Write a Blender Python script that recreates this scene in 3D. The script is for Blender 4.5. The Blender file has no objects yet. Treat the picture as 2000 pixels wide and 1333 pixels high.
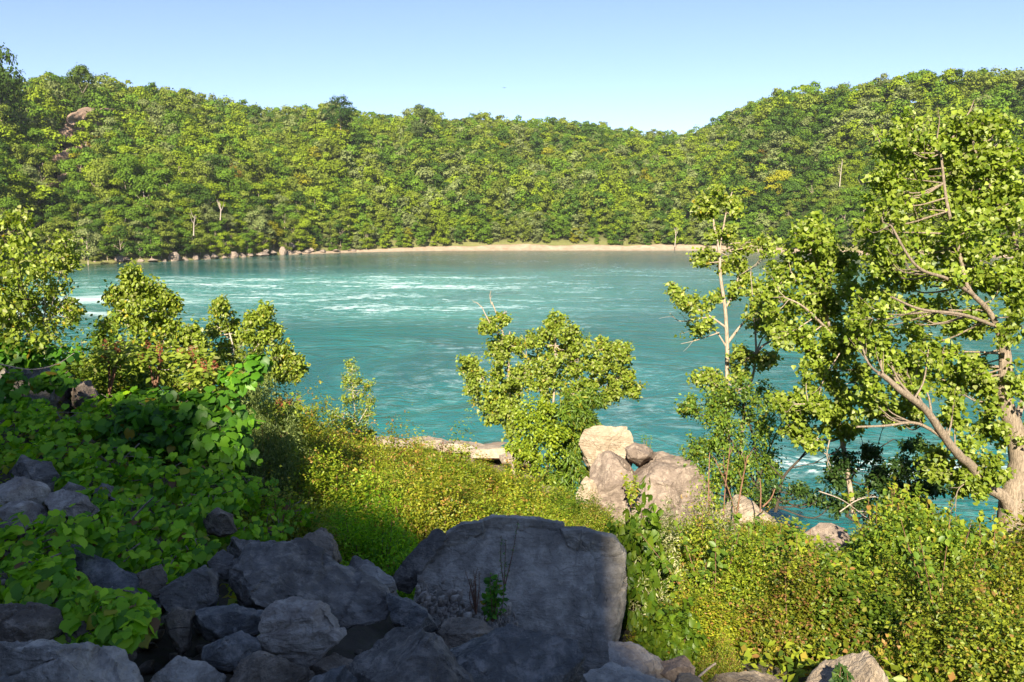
import bpy, bmesh, math, random
import numpy as np
from mathutils import Vector

# ------------------------------------------------------------------ camera, sky, sun
SC = bpy.context.scene
COL = SC.collection
F = 1667.0
PITCH = math.radians(8.05)
CAM = np.array([0.0, 0.0, 14.0])
cd = bpy.data.cameras.new("camera")
cam = bpy.data.objects.new("camera", cd)
COL.objects.link(cam)
cam.location = CAM
cam.rotation_euler = (math.radians(90) - PITCH, 0, 0)
cd.sensor_width = 36.0
cd.lens = F * 36 / 2000
cd.clip_start = 0.1
cd.clip_end = 6000
SC.camera = cam

SUN_EL = math.radians(31)
SUN_AZ = math.radians(189)          # clockwise from +Y (view direction): behind the camera, to the left
SDIR = np.array([math.sin(SUN_AZ) * math.cos(SUN_EL), math.cos(SUN_AZ) * math.cos(SUN_EL), math.sin(SUN_EL)])
w = bpy.data.worlds.new("World")
SC.world = w
w.use_nodes = True
nt = w.node_tree
nt.nodes.clear()
sky = nt.nodes.new("ShaderNodeTexSky")
sky.sky_type = 'NISHITA'
sky.sun_disc = False
sky.sun_elevation = SUN_EL
sky.sun_rotation = SUN_AZ
sky.altitude = 100
sky.air_density = 0.85
sky.dust_density = 0.05
sky.ozone_density = 2.6
bg = nt.nodes.new("ShaderNodeBackground")
bg.inputs[1].default_value = 0.067
wo = nt.nodes.new("ShaderNodeOutputWorld")
tint = nt.nodes.new("ShaderNodeMix")
tint.data_type = 'RGBA'
tint.blend_type = 'MULTIPLY'
tint.inputs[0].default_value = 1.0
tint.inputs[7].default_value = (.98, .91, 1.0, 1)
nt.links.new(sky.outputs[0], tint.inputs[6])
nt.links.new(tint.outputs[2], bg.inputs[0])
nt.links.new(bg.outputs[0], wo.inputs[0])
sl = bpy.data.lights.new("sun", 'SUN')
sl.energy = 5.0
sl.angle = math.radians(0.5)
sl.color = (1.0, 0.89, 0.70)
so = bpy.data.objects.new("sun", sl)
COL.objects.link(so)
so.rotation_euler = Vector(SDIR).to_track_quat('Z', 'Y').to_euler()
so.location = (-40, -60, 60)
SC.view_settings.view_transform = 'Standard'
SC.view_settings.look = 'None'
SC.view_settings.gamma = 1
SC.view_settings.exposure = 1.52
SC.render.engine = 'CYCLES'
SC.cycles.max_bounces = 6
SC.cycles.transparent_max_bounces = 4
SC.cycles.diffuse_bounces = 3
SC.cycles.caustics_reflective = False
SC.cycles.caustics_refractive = False
SC.cycles.use_denoising = True

HAZE = 0.00008
RNG = np.random.default_rng(7)
random.seed(7)


# ------------------------------------------------------------------ helpers
def at(px, py, Y):
    x = (px - 1000) / F
    y = (666.5 - py) / F
    dy = math.cos(PITCH) + y * math.sin(PITCH)
    dz = -math.sin(PITCH) + y * math.cos(PITCH)
    t = Y / dy
    return np.array([x * t, Y, 14 + dz * t])


def unit(v):
    return v / np.maximum(np.linalg.norm(v, axis=-1, keepdims=True), 1e-9)


def _hash(ix, iy, iz, seed):
    n = (ix * 374761393 + iy * 668265263 + iz * 2147483647 + seed * 974711) & 0xFFFFFFFF
    n = ((n ^ (n >> 13)) * 1274126177) & 0xFFFFFFFF
    n = n ^ (n >> 16)
    return (n & 0xFFFF) / 32767.5 - 1


def vnoise(P, seed=0):
    P = np.asarray(P, float)
    i = np.floor(P).astype(np.int64)
    f = P - i
    f = f * f * (3 - 2 * f)
    out = 0
    for a in (0, 1):
        for b in (0, 1):
            for c in (0, 1):
                wt = (f[:, 0] if a else 1 - f[:, 0]) * (f[:, 1] if b else 1 - f[:, 1]) * (f[:, 2] if c else 1 - f[:, 2])
                out = out + wt * _hash(i[:, 0] + a, i[:, 1] + b, i[:, 2] + c, seed)
    return out


def fbm(P, octs=4, seed=0, gain=.5):
    s = 0
    a = 1
    P = np.asarray(P, float)
    for k in range(octs):
        s = s + a * vnoise(P * (2 ** k) + k * 17.3, seed + k)
        a *= gain
    return s


def mesh_np(name, V, Fc, col=None, smooth=False, sharp=None):
    """V (n,3); Fc list of (m,k) index arrays, any k."""
    me = bpy.data.meshes.new(name)
    V = np.asarray(V, np.float32)
    if not isinstance(Fc, list):
        Fc = [Fc]
    Fc = [np.asarray(f, np.int32) for f in Fc if len(f)]
    me.vertices.add(len(V))
    me.vertices.foreach_set("co", V.ravel())
    loops = np.concatenate([f.ravel() for f in Fc])
    tot = np.concatenate([np.full(len(f), f.shape[1], np.int32) for f in Fc])
    start = np.concatenate([[0], np.cumsum(tot)[:-1]]).astype(np.int32)
    me.loops.add(len(loops))
    me.loops.foreach_set("vertex_index", loops)
    me.polygons.add(len(tot))
    me.polygons.foreach_set("loop_start", start)
    me.polygons.foreach_set("loop_total", tot)
    if smooth:
        me.polygons.foreach_set("use_smooth", np.ones(len(tot), bool))
    me.update(calc_edges=True)
    if sharp:
        me.set_sharp_from_angle(angle=math.radians(sharp))
    if col is not None:
        ca = me.color_attributes.new("Col", 'FLOAT_COLOR', 'POINT')
        c4 = np.ones((len(V), 4), np.float32)
        c4[:, :3] = col
        ca.data.foreach_set("color", c4.ravel())
    return me


def obj(name, me, mat, parent=None, label=None, cat=None, group=None, kind=None, loc=None):
    o = bpy.data.objects.new(name, me)
    COL.objects.link(o)
    if me is not None and mat is not None and len(me.materials) == 0:
        me.materials.append(mat)
    if parent is not None:
        o.parent = parent
    if loc is not None:
        o.location = loc
    tag(o, label, cat, group, kind)
    return o


def tag(o, label=None, cat=None, group=None, kind=None):
    if label:
        o["label"] = label
    if cat:
        o["category"] = cat
    if group:
        o["group"] = group
    if kind:
        o["kind"] = kind
    return o


ORD = ["leftmost", "second", "third", "fourth", "fifth", "sixth", "seventh", "eighth", "ninth", "tenth", "eleventh", "twelfth", "thirteenth", "fourteenth",
       "fifteenth", "sixteenth", "seventeenth", "eighteenth", "nineteenth", "twentieth"]


def ordinal(k):
    if k < len(ORD):
        return ORD[k] if k == 0 else ORD[k] + " from the left"
    return "number %d from the left" % (k + 1)



# ------------------------------------------------------------------ materials
class M:
    def __init__(s, name):
        s.m = bpy.data.materials.new(name)
        s.m.use_nodes = True
        s.t = s.m.node_tree
        s.t.nodes.clear()
        s.out = s.n("ShaderNodeOutputMaterial")

    def n(s, typ, **kw):
        nd = s.t.nodes.new(typ)
        for k, v in kw.items():
            setattr(nd, k, v)
        return nd

    def l(s, a, b):
        s.t.links.new(a, b)

    def noise(s, vec, scale, detail=5, rough=.6, dist=0):
        n = s.n("ShaderNodeTexNoise")
        n.inputs['Scale'].default_value = scale
        n.inputs['Detail'].default_value = detail
        n.inputs['Roughness'].default_value = rough
        n.inputs['Distortion'].default_value = dist
        if vec is not None:
            s.l(vec, n.inputs['Vector'])
        return n.outputs['Fac']

    def ramp(s, fac, stops):
        r = s.n("ShaderNodeValToRGB")
        e = r.color_ramp.elements
        while len(e) < len(stops):
            e.new(.5)
        for el, (p, c) in zip(e, stops):
            el.position = p
            el.color = (c, c, c, 1) if isinstance(c, (int, float)) else (*c, 1)
        s.l(fac, r.inputs[0])
        return r.outputs[0]

    def mix(s, fac, a, b, mode='MIX'):
        m = s.n("ShaderNodeMix", data_type='RGBA', blend_type=mode)
        for sock, v in ((m.inputs[0], fac), (m.inputs[6], a), (m.inputs[7], b)):
            if isinstance(v, bpy.types.NodeSocket):
                s.l(v, sock)
            elif isinstance(v, (int, float)):
                sock.default_value = v if sock == m.inputs[0] else (v, v, v, 1)
            else:
                sock.default_value = (*v, 1)
        return m.outputs[2]

    def math(s, op, a, b=None, clamp=False):
        m = s.n("ShaderNodeMath", operation=op, use_clamp=clamp)
        for i, v in enumerate((a, b)):
            if v is None:
                continue
            if isinstance(v, bpy.types.NodeSocket):
                s.l(v, m.inputs[i])
            else:
                m.inputs[i].default_value = v
        return m.outputs[0]

    def mapping(s, vec, scale=(1, 1, 1), loc=(0, 0, 0), rot=(0, 0, 0)):
        m = s.n("ShaderNodeMapping")
        m.inputs['Scale'].default_value = scale
        m.inputs['Location'].default_value = loc
        m.inputs['Rotation'].default_value = rot
        s.l(vec, m.inputs['Vector'])
        return m.outputs[0]

    def bump(s, h, strength, dist, normal=None):
        b = s.n("ShaderNodeBump")
        b.inputs['Strength'].default_value = strength
        b.inputs['Distance'].default_value = dist
        s.l(h, b.inputs['Height'])
        if normal is not None:
            s.l(normal, b.inputs['Normal'])
        return b.outputs[0]

    def bsdf(s, color, rough=.8, normal=None, spec=.3):
        p = s.n("ShaderNodeBsdfPrincipled")
        if isinstance(color, bpy.types.NodeSocket):
            s.l(color, p.inputs['Base Color'])
        else:
            p.inputs['Base Color'].default_value = (*color, 1)
        if isinstance(rough, bpy.types.NodeSocket):
            s.l(rough, p.inputs['Roughness'])
        else:
            p.inputs['Roughness'].default_value = rough
        p.inputs['Specular IOR Level'].default_value = spec
        if normal is not None:
            s.l(normal, p.inputs['Normal'])
        return p


def leaf_material(name, trans=.35, gloss=.12, rough=.45):
    m = M(name)
    a = m.n("ShaderNodeAttribute", attribute_name="Col")
    oi = m.n("ShaderNodeObjectInfo")
    c = m.mix(1.0, a.outputs['Color'], oi.outputs['Color'], 'MULTIPLY')
    d = m.n("ShaderNodeBsdfDiffuse")
    m.l(c, d.inputs[0])
    t = m.n("ShaderNodeBsdfTranslucent")
    ct = m.mix(1.0, c, (1.15, 1.25, .45), 'MULTIPLY')
    m.l(ct, t.inputs[0])
    x = m.n("ShaderNodeMixShader")
    x.inputs[0].default_value = trans
    m.l(d.outputs[0], x.inputs[1])
    m.l(t.outputs[0], x.inputs[2])
    sh = x.outputs[0]
    if gloss:
        g = m.n("ShaderNodeBsdfGlossy")
        g.inputs['Roughness'].default_value = rough
        g.inputs[0].default_value = (.9, .95, .85, 1)
        y = m.n("ShaderNodeMixShader")
        y.inputs[0].default_value = gloss * .5
        m.l(sh, y.inputs[1])
        m.l(g.outputs[0], y.inputs[2])
        sh = y.outputs[0]
    m.l(sh, m.out.inputs[0])
    return m.m


LEAF = leaf_material("leaf", .40, .04)
LEAF_FAR = leaf_material("far_leaf", .25, 0)


def bark_material(name, c1, c2, vs=6):
    m = M(name)
    tc = m.n("ShaderNodeTexCoord").outputs['Object']
    v = m.mapping(tc, (vs * 2.5, vs * 2.5, vs * .5))
    h = m.noise(v, 3, 6, .65, .6)
    big = m.noise(tc, 2.2, 3)
    c = m.mix(m.ramp(h, [(.35, 0), (.6, 1)]), c1, c2)
    c = m.mix(m.math('MULTIPLY', big, .35), c, c1)
    p = m.bsdf(c, .9, m.bump(h, .9, .03), .15)
    m.l(p.outputs[0], m.out.inputs[0])
    return m.m


BARK_BROWN = bark_material("bark_brown", (.14, .11, .08), (.38, .305, .225))
BARK_PALE = bark_material("bark_pale", (.24, .18, .13), (.50, .42, .33))
BARK_WHITE = bark_material("bark_white", (.22, .18, .14), (.68, .60, .50))
BARK_DARK = bark_material("bark_dark", (.035, .028, .022), (.10, .08, .06))
TWIG_DEAD = bark_material("dead_wood", (.28, .22, .17), (.52, .45, .37))
TWIG_RED = bark_material("red_twig", (.16, .08, .05), (.30, .17, .11))


def rock_material(name, dark, mid, pale, spots=.5, wear=.5, lit=False):
    m = M(name)
    tc = m.n("ShaderNodeTexCoord").outputs['Object']
    oi = m.n("ShaderNodeObjectInfo")
    v0 = m.n("ShaderNodeVectorMath", operation='ADD')
    m.l(tc, v0.inputs[0])
    sc_ = m.n("ShaderNodeVectorMath", operation='SCALE')
    sc_.inputs[0].default_value = (31, 17, 23)
    m.l(oi.outputs['Random'], sc_.inputs['Scale'])
    m.l(sc_.outputs[0], v0.inputs[1])
    v = v0.outputs[0]
    big = m.noise(v, 1.6, 5, .62, .4)
    medn = m.noise(v, 6.5, 8, .68, .3)
    fine = m.noise(v, 42, 5, .7)
    strat = m.noise(m.mapping(v, (2, 2, 14), rot=(.35, .2, 0)), 1.6, 6, .7, .5)
    c = m.mix(m.ramp(m.math('ADD', m.math('MULTIPLY', big, .5), m.math('MULTIPLY', medn, .5)), [(.40, 0), (.58, 1)]), dark, mid)
    c = m.mix(m.math('MULTIPLY', m.ramp(medn, [(.5, 0), (.66, 1)]), wear), c, pale)
    c = m.mix(m.math('MULTIPLY', m.ramp(strat, [(.3, 1), (.46, 0)]), .55), c, dark)
    # crustose lichen and droppings: small pale spots with a shape of their own
    vor = m.n("ShaderNodeTexVoronoi")
    vor.inputs['Scale'].default_value = 9
    m.l(m.mapping(v, (1, 1, .6)), vor.inputs['Vector'])
    dn = m.math('ADD', vor.outputs['Distance'], m.math('MULTIPLY', medn, .8))
    sp = m.ramp(dn, [(.40, 1), (.47, 0)])
    gate = m.ramp(m.noise(v, 2.7, 2), [(.5, 0), (.6, 1)])
    sp = m.math('MULTIPLY', m.math('MULTIPLY', sp, gate), spots)
    c = m.mix(sp, c, (.52, .50, .46))
    fl = m.ramp(fine, [(.60, 0), (.72, 1)])
    c = m.mix(m.math('MULTIPLY', fl, .5), c, pale)
    fd = m.ramp(fine, [(.30, 1), (.42, 0)])
    c = m.mix(m.math('MULTIPLY', fd, .5), c, tuple(x * .45 for x in dark))
    cr = m.n("ShaderNodeTexVoronoi", feature='DISTANCE_TO_EDGE')
    cr.inputs['Scale'].default_value = 1.1
    dv = m.n("ShaderNodeVectorMath", operation='ADD')
    m.l(v, dv.inputs[0])
    nz = m.n("ShaderNodeTexNoise")
    nz.inputs['Scale'].default_value = 1.7
    nz.inputs['Detail'].default_value = 5
    m.l(v, nz.inputs['Vector'])
    m.l(nz.outputs['Color'], dv.inputs[1])
    m.l(dv.outputs[0], cr.inputs['Vector'])
    crack = m.ramp(cr.outputs['Distance'], [(0, 0), (.022, 1)])
    c = m.mix(m.math('MULTIPLY', m.math('SUBTRACT', 1, crack), .22), c, tuple(x * .4 for x in dark))
    h = m.math('ADD', m.math('MULTIPLY', medn, 1.0), m.math('MULTIPLY', fine, .22))
    h = m.math('ADD', h, m.math('MULTIPLY', strat, .55))
    h = m.math('ADD', h, m.math('MULTIPLY', crack, .15))
    p = m.bsdf(c, .82, m.bump(h, 1.0, .06), .25)
    m.l(p.outputs[0], m.out.inputs[0])
    return m.m


ROCKS = {
    'dark': rock_material("dark_limestone", (0.109, 0.097, 0.080), (0.210, 0.188, 0.155), (0.484, 0.433, 0.350), 1.0, .45),
    'blue': rock_material("blue_grey_stone", (0.101, 0.100, 0.091), (0.204, 0.195, 0.173), (0.484, 0.445, 0.382), 1.0, .45),
    'brown': rock_material("brown_stone", (0.140, 0.111, 0.079), (0.281, 0.229, 0.165), (0.484, 0.398, 0.297), .5, .5),
    'grey': rock_material("grey_limestone", (0.242, 0.217, 0.176), (0.459, 0.409, 0.329), (0.663, 0.590, 0.478), .7, .5),
    'pale': rock_material("pale_stone", (0.270, 0.224, 0.176), (0.464, 0.398, 0.315), (0.626, 0.551, 0.441), .7, .7),
    'tan': rock_material("tan_limestone", (.30, .235, .165), (.40, .32, .235), (.48, .41, .32), .1, .6),
    'umber': rock_material("weathered_limestone", (.175, .135, .108), (.26, .205, .165), (.39, .32, .255), .1, .75),
}


def ground_material():
    m = M("bank_soil")
    g = m.n("ShaderNodeNewGeometry").outputs['Position']
    n1 = m.noise(g, .8, 6, .6)
    n2 = m.noise(g, 9, 6, .7)
    c = m.mix(m.ramp(n1, [(.38, 0), (.62, 1)]), (.055, .045, .032), (.14, .12, .09))
    c = m.mix(m.math('MULTIPLY', m.ramp(n2, [(.5, 0), (.7, 1)]), .5), c, (.07, .09, .025))
    # pale shore stone close to the waterline
    sz = m.n("ShaderNodeSeparateXYZ")
    m.l(g, sz.inputs[0])
    zz = m.math('ADD', sz.outputs[2], m.math('MULTIPLY', n1, 1.2))
    c = m.mix(m.ramp(zz, [(0, 1), (1, 0)]), c, c)
    mr = m.n("ShaderNodeMapRange")
    mr.inputs[1].default_value = 1.2
    mr.inputs[2].default_value = 2.2
    mr.inputs[3].default_value = 1
    mr.inputs[4].default_value = 0
    m.l(zz, mr.inputs[0])
    c = m.mix(mr.outputs[0], c, (.26, .20, .15))
    p = m.bsdf(c, .95, m.bump(n2, .7, .08), .1)
    m.l(p.outputs[0], m.out.inputs[0])
    return m.m


def hill_material():
    m = M("forest_floor")
    g = m.n("ShaderNodeNewGeometry").outputs['Position']
    n1 = m.noise(g, .12, 6, .65)
    c = m.mix(m.ramp(n1, [(.4, 0), (.6, 1)]), (.030, .034, .015), (.045, .060, .016))
    sz = m.n("ShaderNodeSeparateXYZ")
    m.l(g, sz.inputs[0])
    mr = m.n("ShaderNodeMapRange")
    mr.inputs[1].default_value = 3.0
    mr.inputs[2].default_value = 9.0
    mr.inputs[3].default_value = 1
    mr.inputs[4].default_value = 0
    m.l(sz.outputs[2], mr.inputs[0])
    c = m.mix(mr.outputs[0], c, m.mix(n1, (.10, .13, .03), (.22, .19, .09)))
    p = m.bsdf(c, 1, m.bump(n1, .6, 2.), .05)
    m.l(p.outputs[0], m.out.inputs[0])
    return m.m


def sand_material(name, a, b, s=.5):
    m = M(name)
    g = m.n("ShaderNodeNewGeometry").outputs['Position']
    n1 = m.noise(g, s, 8, .7, .5)
    n2 = m.noise(m.mapping(g, (1, 1, 5)), s * 2, 5, .7)
    c = m.mix(m.ramp(n1, [(.35, 0), (.65, 1)]), a, b)
    c = m.mix(m.math('MULTIPLY', m.ramp(n2, [(.3, 1), (.45, 0)]), .5), c, tuple(x * .5 for x in a))
    p = m.bsdf(c, .95, m.bump(n1, .9, .5), .1)
    m.l(p.outputs[0], m.out.inputs[0])
    return m.m


def water_material():
    m = M("river_water")
    g = m.n("ShaderNodeNewGeometry").outputs['Position']
    sep = m.n("ShaderNodeSeparateXYZ")
    m.l(g, sep.inputs[0])

    def warp(vec, scale, amt):
        nz = m.n("ShaderNodeTexNoise")
        nz.inputs['Scale'].default_value = scale
        nz.inputs['Detail'].default_value = 3
        m.l(vec, nz.inputs['Vector'])
        sb = m.n("ShaderNodeVectorMath", operation='SUBTRACT')
        sb.inputs[1].default_value = (.5, .5, .5)
        m.l(nz.outputs['Color'], sb.inputs[0])
        sc_ = m.n("ShaderNodeVectorMath", operation='SCALE')
        sc_.inputs['Scale'].default_value = amt
        m.l(sb.outputs[0], sc_.inputs[0])
        ad = m.n("ShaderNodeVectorMath", operation='ADD')
        m.l(vec, ad.inputs[0])
        m.l(sc_.outputs[0], ad.inputs[1])
        return ad.outputs[0]

    gw = warp(warp(g, .012, 90), .06, 16)

    def blob(cx, cy, rx, ry, soft=.5, v=gw):
        mp = m.mapping(v, (1 / rx, 1 / ry, 0), (-cx / rx, -cy / ry, 0))
        ln = m.n("ShaderNodeVectorMath", operation='LENGTH')
        m.l(mp, ln.inputs[0])
        r = m.n("ShaderNodeMapRange")
        r.interpolation_type = 'SMOOTHSTEP'
        r.inputs[1].default_value = 1 - soft
        r.inputs[2].default_value = 1 + soft
        r.inputs[3].default_value = 1
        r.inputs[4].default_value = 0
        m.l(ln.outputs['Value'], r.inputs[0])
        return r.outputs[0]

    up = m.math('MAXIMUM', blob(-48, 180, 58, 40, .6), m.math('MULTIPLY', blob(-22, 146, 38, 24, .7), .8))
    up = m.math('MAXIMUM', up, m.math('MULTIPLY', blob(50, 230, 80, 40, .7), .3))
    med = m.noise(gw, .035, 5, .6, 1.2)
    # deep colour, cloudy upwelling colour
    c = m.mix(m.ramp(med, [(.35, 0), (.65, 1)]), (.006, .105, .105), (.014, .165, .155))
    upn = m.math('MULTIPLY', up, m.ramp(m.noise(warp(g, .05, 22), .05, 5, .65, 1.0), [(.30, .45), (.58, 1)]))
    c = m.mix(m.math('MULTIPLY', upn, .95), c, (.08, .32, .28))
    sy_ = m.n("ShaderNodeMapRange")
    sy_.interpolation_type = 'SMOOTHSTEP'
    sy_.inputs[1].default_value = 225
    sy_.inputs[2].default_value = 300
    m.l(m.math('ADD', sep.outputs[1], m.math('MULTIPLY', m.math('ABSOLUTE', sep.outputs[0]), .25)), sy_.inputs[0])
    c = m.mix(m.math('MULTIPLY', sy_.outputs[0], .85), c, (.006, .045, .034))  # dark forest reflection towards the far shore, painted into the water colour
    # foam threads
    fv = warp(warp(g, .03, 40), .18, 5)
    f1 = m.noise(m.mapping(fv, (.7, 1.2, 1), rot=(0, 0, .15)), .16, 6, .72, .8)
    rid = m.math('SUBTRACT', 1, m.math('MULTIPLY', m.math('ABSOLUTE', m.math('SUBTRACT', f1, .5)), 9), True)
    brk = m.noise(g, .55, 4, .7)
    gate = m.noise(gw, .022, 3, .6)
    thr = m.math('MULTIPLY', rid, m.ramp(brk, [(.45, 0), (.62, 1)]))
    thr = m.math('MULTIPLY', thr, m.ramp(gate, [(.42, .0), (.58, 1)]))
    foam1 = m.math('MULTIPLY', m.math('POWER', rid, 1.6), m.ramp(brk, [(.46, 0), (.60, 1)]))
    wh = m.noise(m.mapping(fv, (.35, 1.3, 1)), .09, 6, .7, .5)
    white = m.math('MULTIPLY', m.ramp(wh, [(.515, 0), (.585, 1)]), m.ramp(brk, [(.40, .0), (.56, 1)]))
    foam = m.math('MAXIMUM', m.math('MULTIPLY', foam1, m.math('MULTIPLY', up, .45)), m.math('MULTIPLY', white, m.math('MULTIPLY', up, 1.0)))
    foam = m.math('MAXIMUM', foam, m.math('MULTIPLY', thr, .34))
    # the strong bright streak at the left edge and rapids below the right tree
    l1 = m.math('MULTIPLY', blob(-84, 152, 26, 9, .7, fv), m.ramp(wh, [(.40, 0), (.6, 1)]))
    l2 = m.math('MULTIPLY', blob(-78, 130, 18, 5, .7, fv), m.ramp(wh, [(.40, 0), (.6, 1)]))
    r1 = m.math('MULTIPLY', blob(19, 49, 7, 3.4, .5, fv), m.ramp(m.noise(fv, .9, 5, .7), [(.5, 0), (.6, 1)]))
    for q in (l1, l2, r1):
        foam = m.math('MAXIMUM', foam, q)
    foam = m.math('MINIMUM', foam, 1.0)
    c = m.mix(foam, c, (.62, .74, .70))
    # waves
    w1 = m.noise(m.mapping(gw, (1, 1.6, 1)), .16, 4, .6, .6)
    w2 = m.noise(m.mapping(g, (1, 1.5, 1)), 1.1, 4, .62, .6)
    w3 = m.noise(m.mapping(g, (1, 1.3, 1)), 4.5, 3, .6)
    h = m.math('ADD', m.math('MULTIPLY', w1, 2.2), m.math('MULTIPLY', w2, .55))
    h = m.math('ADD', h, m.math('MULTIPLY', w3, .10))
    nrm = m.bump(h, .62, .5)
    rgh = m.math('ADD', .12, m.math('MULTIPLY', foam, .6))
    p = m.bsdf(c, rgh, nrm, .5)
    p.inputs['IOR'].default_value = 1.33
    m.l(p.outputs[0], m.out.inputs[0])
    return m.m


SOIL = ground_material()
FLOOR = hill_material()
SAND = sand_material("beach_sand", (.27, .20, .14), (.38, .30, .22), .35)
CLIFF = sand_material("cliff_rock", (.20, .13, .09), (.31, .23, .17), .25)
WATER = water_material()

# ------------------------------------------------------------------ near bank terrain
CP = np.array([  # X, Y, height relative to the camera
    (0, 0, -2.1), (0, 3, -2.7), (0, 5, -3.4), (0, 8, -4.45), (0, 12, -5.1), (0, 16, -6.3), (0, 24, -8.6), (0, 35, -11.6),
    (0, 45, -13.2), (0, 53, -14.1), (0, 62, -17), (0, 90, -20), (3, 3, -2.8), (3, 6.5, -4.0), (4, 10, -4.7), (7, 12, -5.2), (9.3, 16, -5.98),
    (12, 16, -6.2), (9, 20, -8.9), (12, 22, -11), (14, 30, -14.8), (6, 22, -7.6), (7, 27, -10.2), (8, 33, -13.5), (10, 40, -16), (3.5, 20, -7.4),
    (4, 27, -9.8), (4, 36, -12.9), (5, 46, -15), (3.5, 16, -6.5), (6, 16, -6.3), (20, 18, -9), (22, 30, -16), (14, 12, -5.4), (8, 8, -4.1), (8, 4, -3.3),
    (20, 8, -4.5), (30, 10, -6), (40, 30, -18), (-3, 6, -3.2), (-3, 3, -2.5), (-5, 8.5, -2.85), (-6.5, 12, -2.75), (-3.9, 10, -3.7), (-2.5, 8, -3.85),
    (-8, 16, -3.9), (-9, 20, -5.0), (-13, 25, -7.2), (-20, 40, -13.2), (-7, 19, -5.2), (-6, 28, -8.6), (-8, 38, -12.0), (-10, 48, -14.3),
    (-12, 12, -2.3), (-18, 16, -3.5), (-30, 22, -6), (-34, 40, -14.5), (-45, 30, -10), (-60, 40, -14), (-5, 4, -2.0), (-10, 4, -.8), (-10, 8, -1.8), (-25, 5, 1.0),
    (-4, 0, -1.9), (-14, -2, 1.0), (-30, -6, 4), (5, -1, -2.3), (14, 0, -2.5), (0, -6, -.8), (0, -14, 2.5), (-14, -14, 5), (14, -12, 0), (30, -6, -2),
    (0, -24, 7), (-3, 15, -5.6), (-5, 13, -4.6), (-12, 60, -17), (-40, 60, -18), (-60, 70, -20), (40, 60, -20), (60, 40, -20),
    (2, 52, -15), (-5, 51, -13.75), (-2.2, 49, -13.6), (-7, 46.5, -13.3), (60, 10, -8), (60, -10, -3),
], float)


def _rbf():
    XY = CP[:, :2]
    A = np.linalg.norm(XY[:, None] - XY[None], axis=2)
    n = len(CP)
    B = np.zeros((n + 3, n + 3))
    B[:n, :n] = A
    B[:n, n] = 1
    B[:n, n + 1:] = XY
    B[n, :n] = 1
    B[n + 1:, :n] = XY.T
    r = np.zeros(n + 3)
    r[:n] = CP[:, 2]
    return np.linalg.solve(B, r)


RB = _rbf()


def ground(X, Y):
    X = np.atleast_1d(np.asarray(X, float))
    Y = np.atleast_1d(np.asarray(Y, float))
    D = np.sqrt((X[:, None] - CP[None, :, 0]) ** 2 + (Y[:, None] - CP[None, :, 1]) ** 2)
    z = D @ RB[:len(CP)] + RB[-3] + RB[-2] * X + RB[-1] * Y
    P = np.stack([X, Y, 0 * X], 1)
    z = z + .16 * fbm(P * .7, 3, 5) + .04 * fbm(P * 3.1, 2, 9)
    return 14 + z


def g1(X, Y):
    return float(ground([X], [Y])[0])


def grid_mesh(name, xs, ys, zf, smooth=True):
    XX, YY = np.meshgrid(xs, ys)
    Z = zf(XX.ravel(), YY.ravel())
    V = np.stack([XX.ravel(), YY.ravel(), Z], 1)
    nx, ny = len(xs), len(ys)
    i = np.arange(nx * ny).reshape(ny, nx)
    q = np.stack([i[:-1, :-1], i[:-1, 1:], i[1:, 1:], i[1:, :-1]], -1).reshape(-1, 4)
    return mesh_np(name, V, q, smooth=smooth)


xs = np.concatenate([np.linspace(-60, -16, 60), np.linspace(-15.7, 16, 180), np.linspace(16.5, 60, 50)])
ys = np.concatenate([np.linspace(-24, 0, 40), np.linspace(.2, 22, 120), np.linspace(22.5, 70, 90)])
obj("bank_ground", grid_mesh("bank_ground", xs, ys, ground), SOIL, label="sloping bank of soil and broken stone running down to the river",
    kind="structure")

# ------------------------------------------------------------------ unseen hill behind the camera, crest shaped to shade the near rocks
RGT = unit(np.array([math.cos(SUN_AZ - math.pi), -math.sin(SUN_AZ - math.pi), 0]))
FWD = unit(np.array([math.sin(SUN_AZ - math.pi), math.cos(SUN_AZ - math.pi), 0]))
# edge of the shade on the ground or on the plants: px, py, Y
EDGE = [(-150, 690, 11), (0, 690, 11.5), (180, 745, 11.8), (300, 748, 10.8), (430, 750, 10.8), (490, 765, 11.4), (545, 880, 12.6), (590, 985, 12.5), (660, 965, 12),
        (770, 985, 10.8), (860, 985, 9.2), (1000, 962, 8.8), (1120, 965, 8.8), (1228, 972, 8.6), (1245, 1080, 8.3), (1250, 1240, 7.8), (1330, 1290, 7.0), (1500, 1335, 6.2),
        (1560, 1420, 5.5), (1700, 1500, 4.9)]
TH = 75.0
pts = []
for (a, b, c) in EDGE:
    P = at(a, b, c)
    Q = P + SDIR / math.cos(SUN_EL) * (TH + P @ -FWD * 0)
    pts.append((Q @ RGT, Q @ FWD, Q[2]))
pts.sort()
pr = np.array([p[0] for p in pts])
pf = np.array([p[1] for p in pts])
pz = np.array([p[2] for p in pts])
pfm = pf.mean()
# bring every crest point to the same distance from the scene, sliding along the sun ray
pz = pz + (pf - pfm) * math.tan(SUN_EL)


def crest(r):
    z = np.interp(r, pr, pz)
    z = np.where(r < pr[0], pz[0] - (pr[0] - r) * .22, z)
    z = np.where(r > pr[-1], pz[-1] - (r - pr[-1]) * 1.2, z)
    return z


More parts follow.
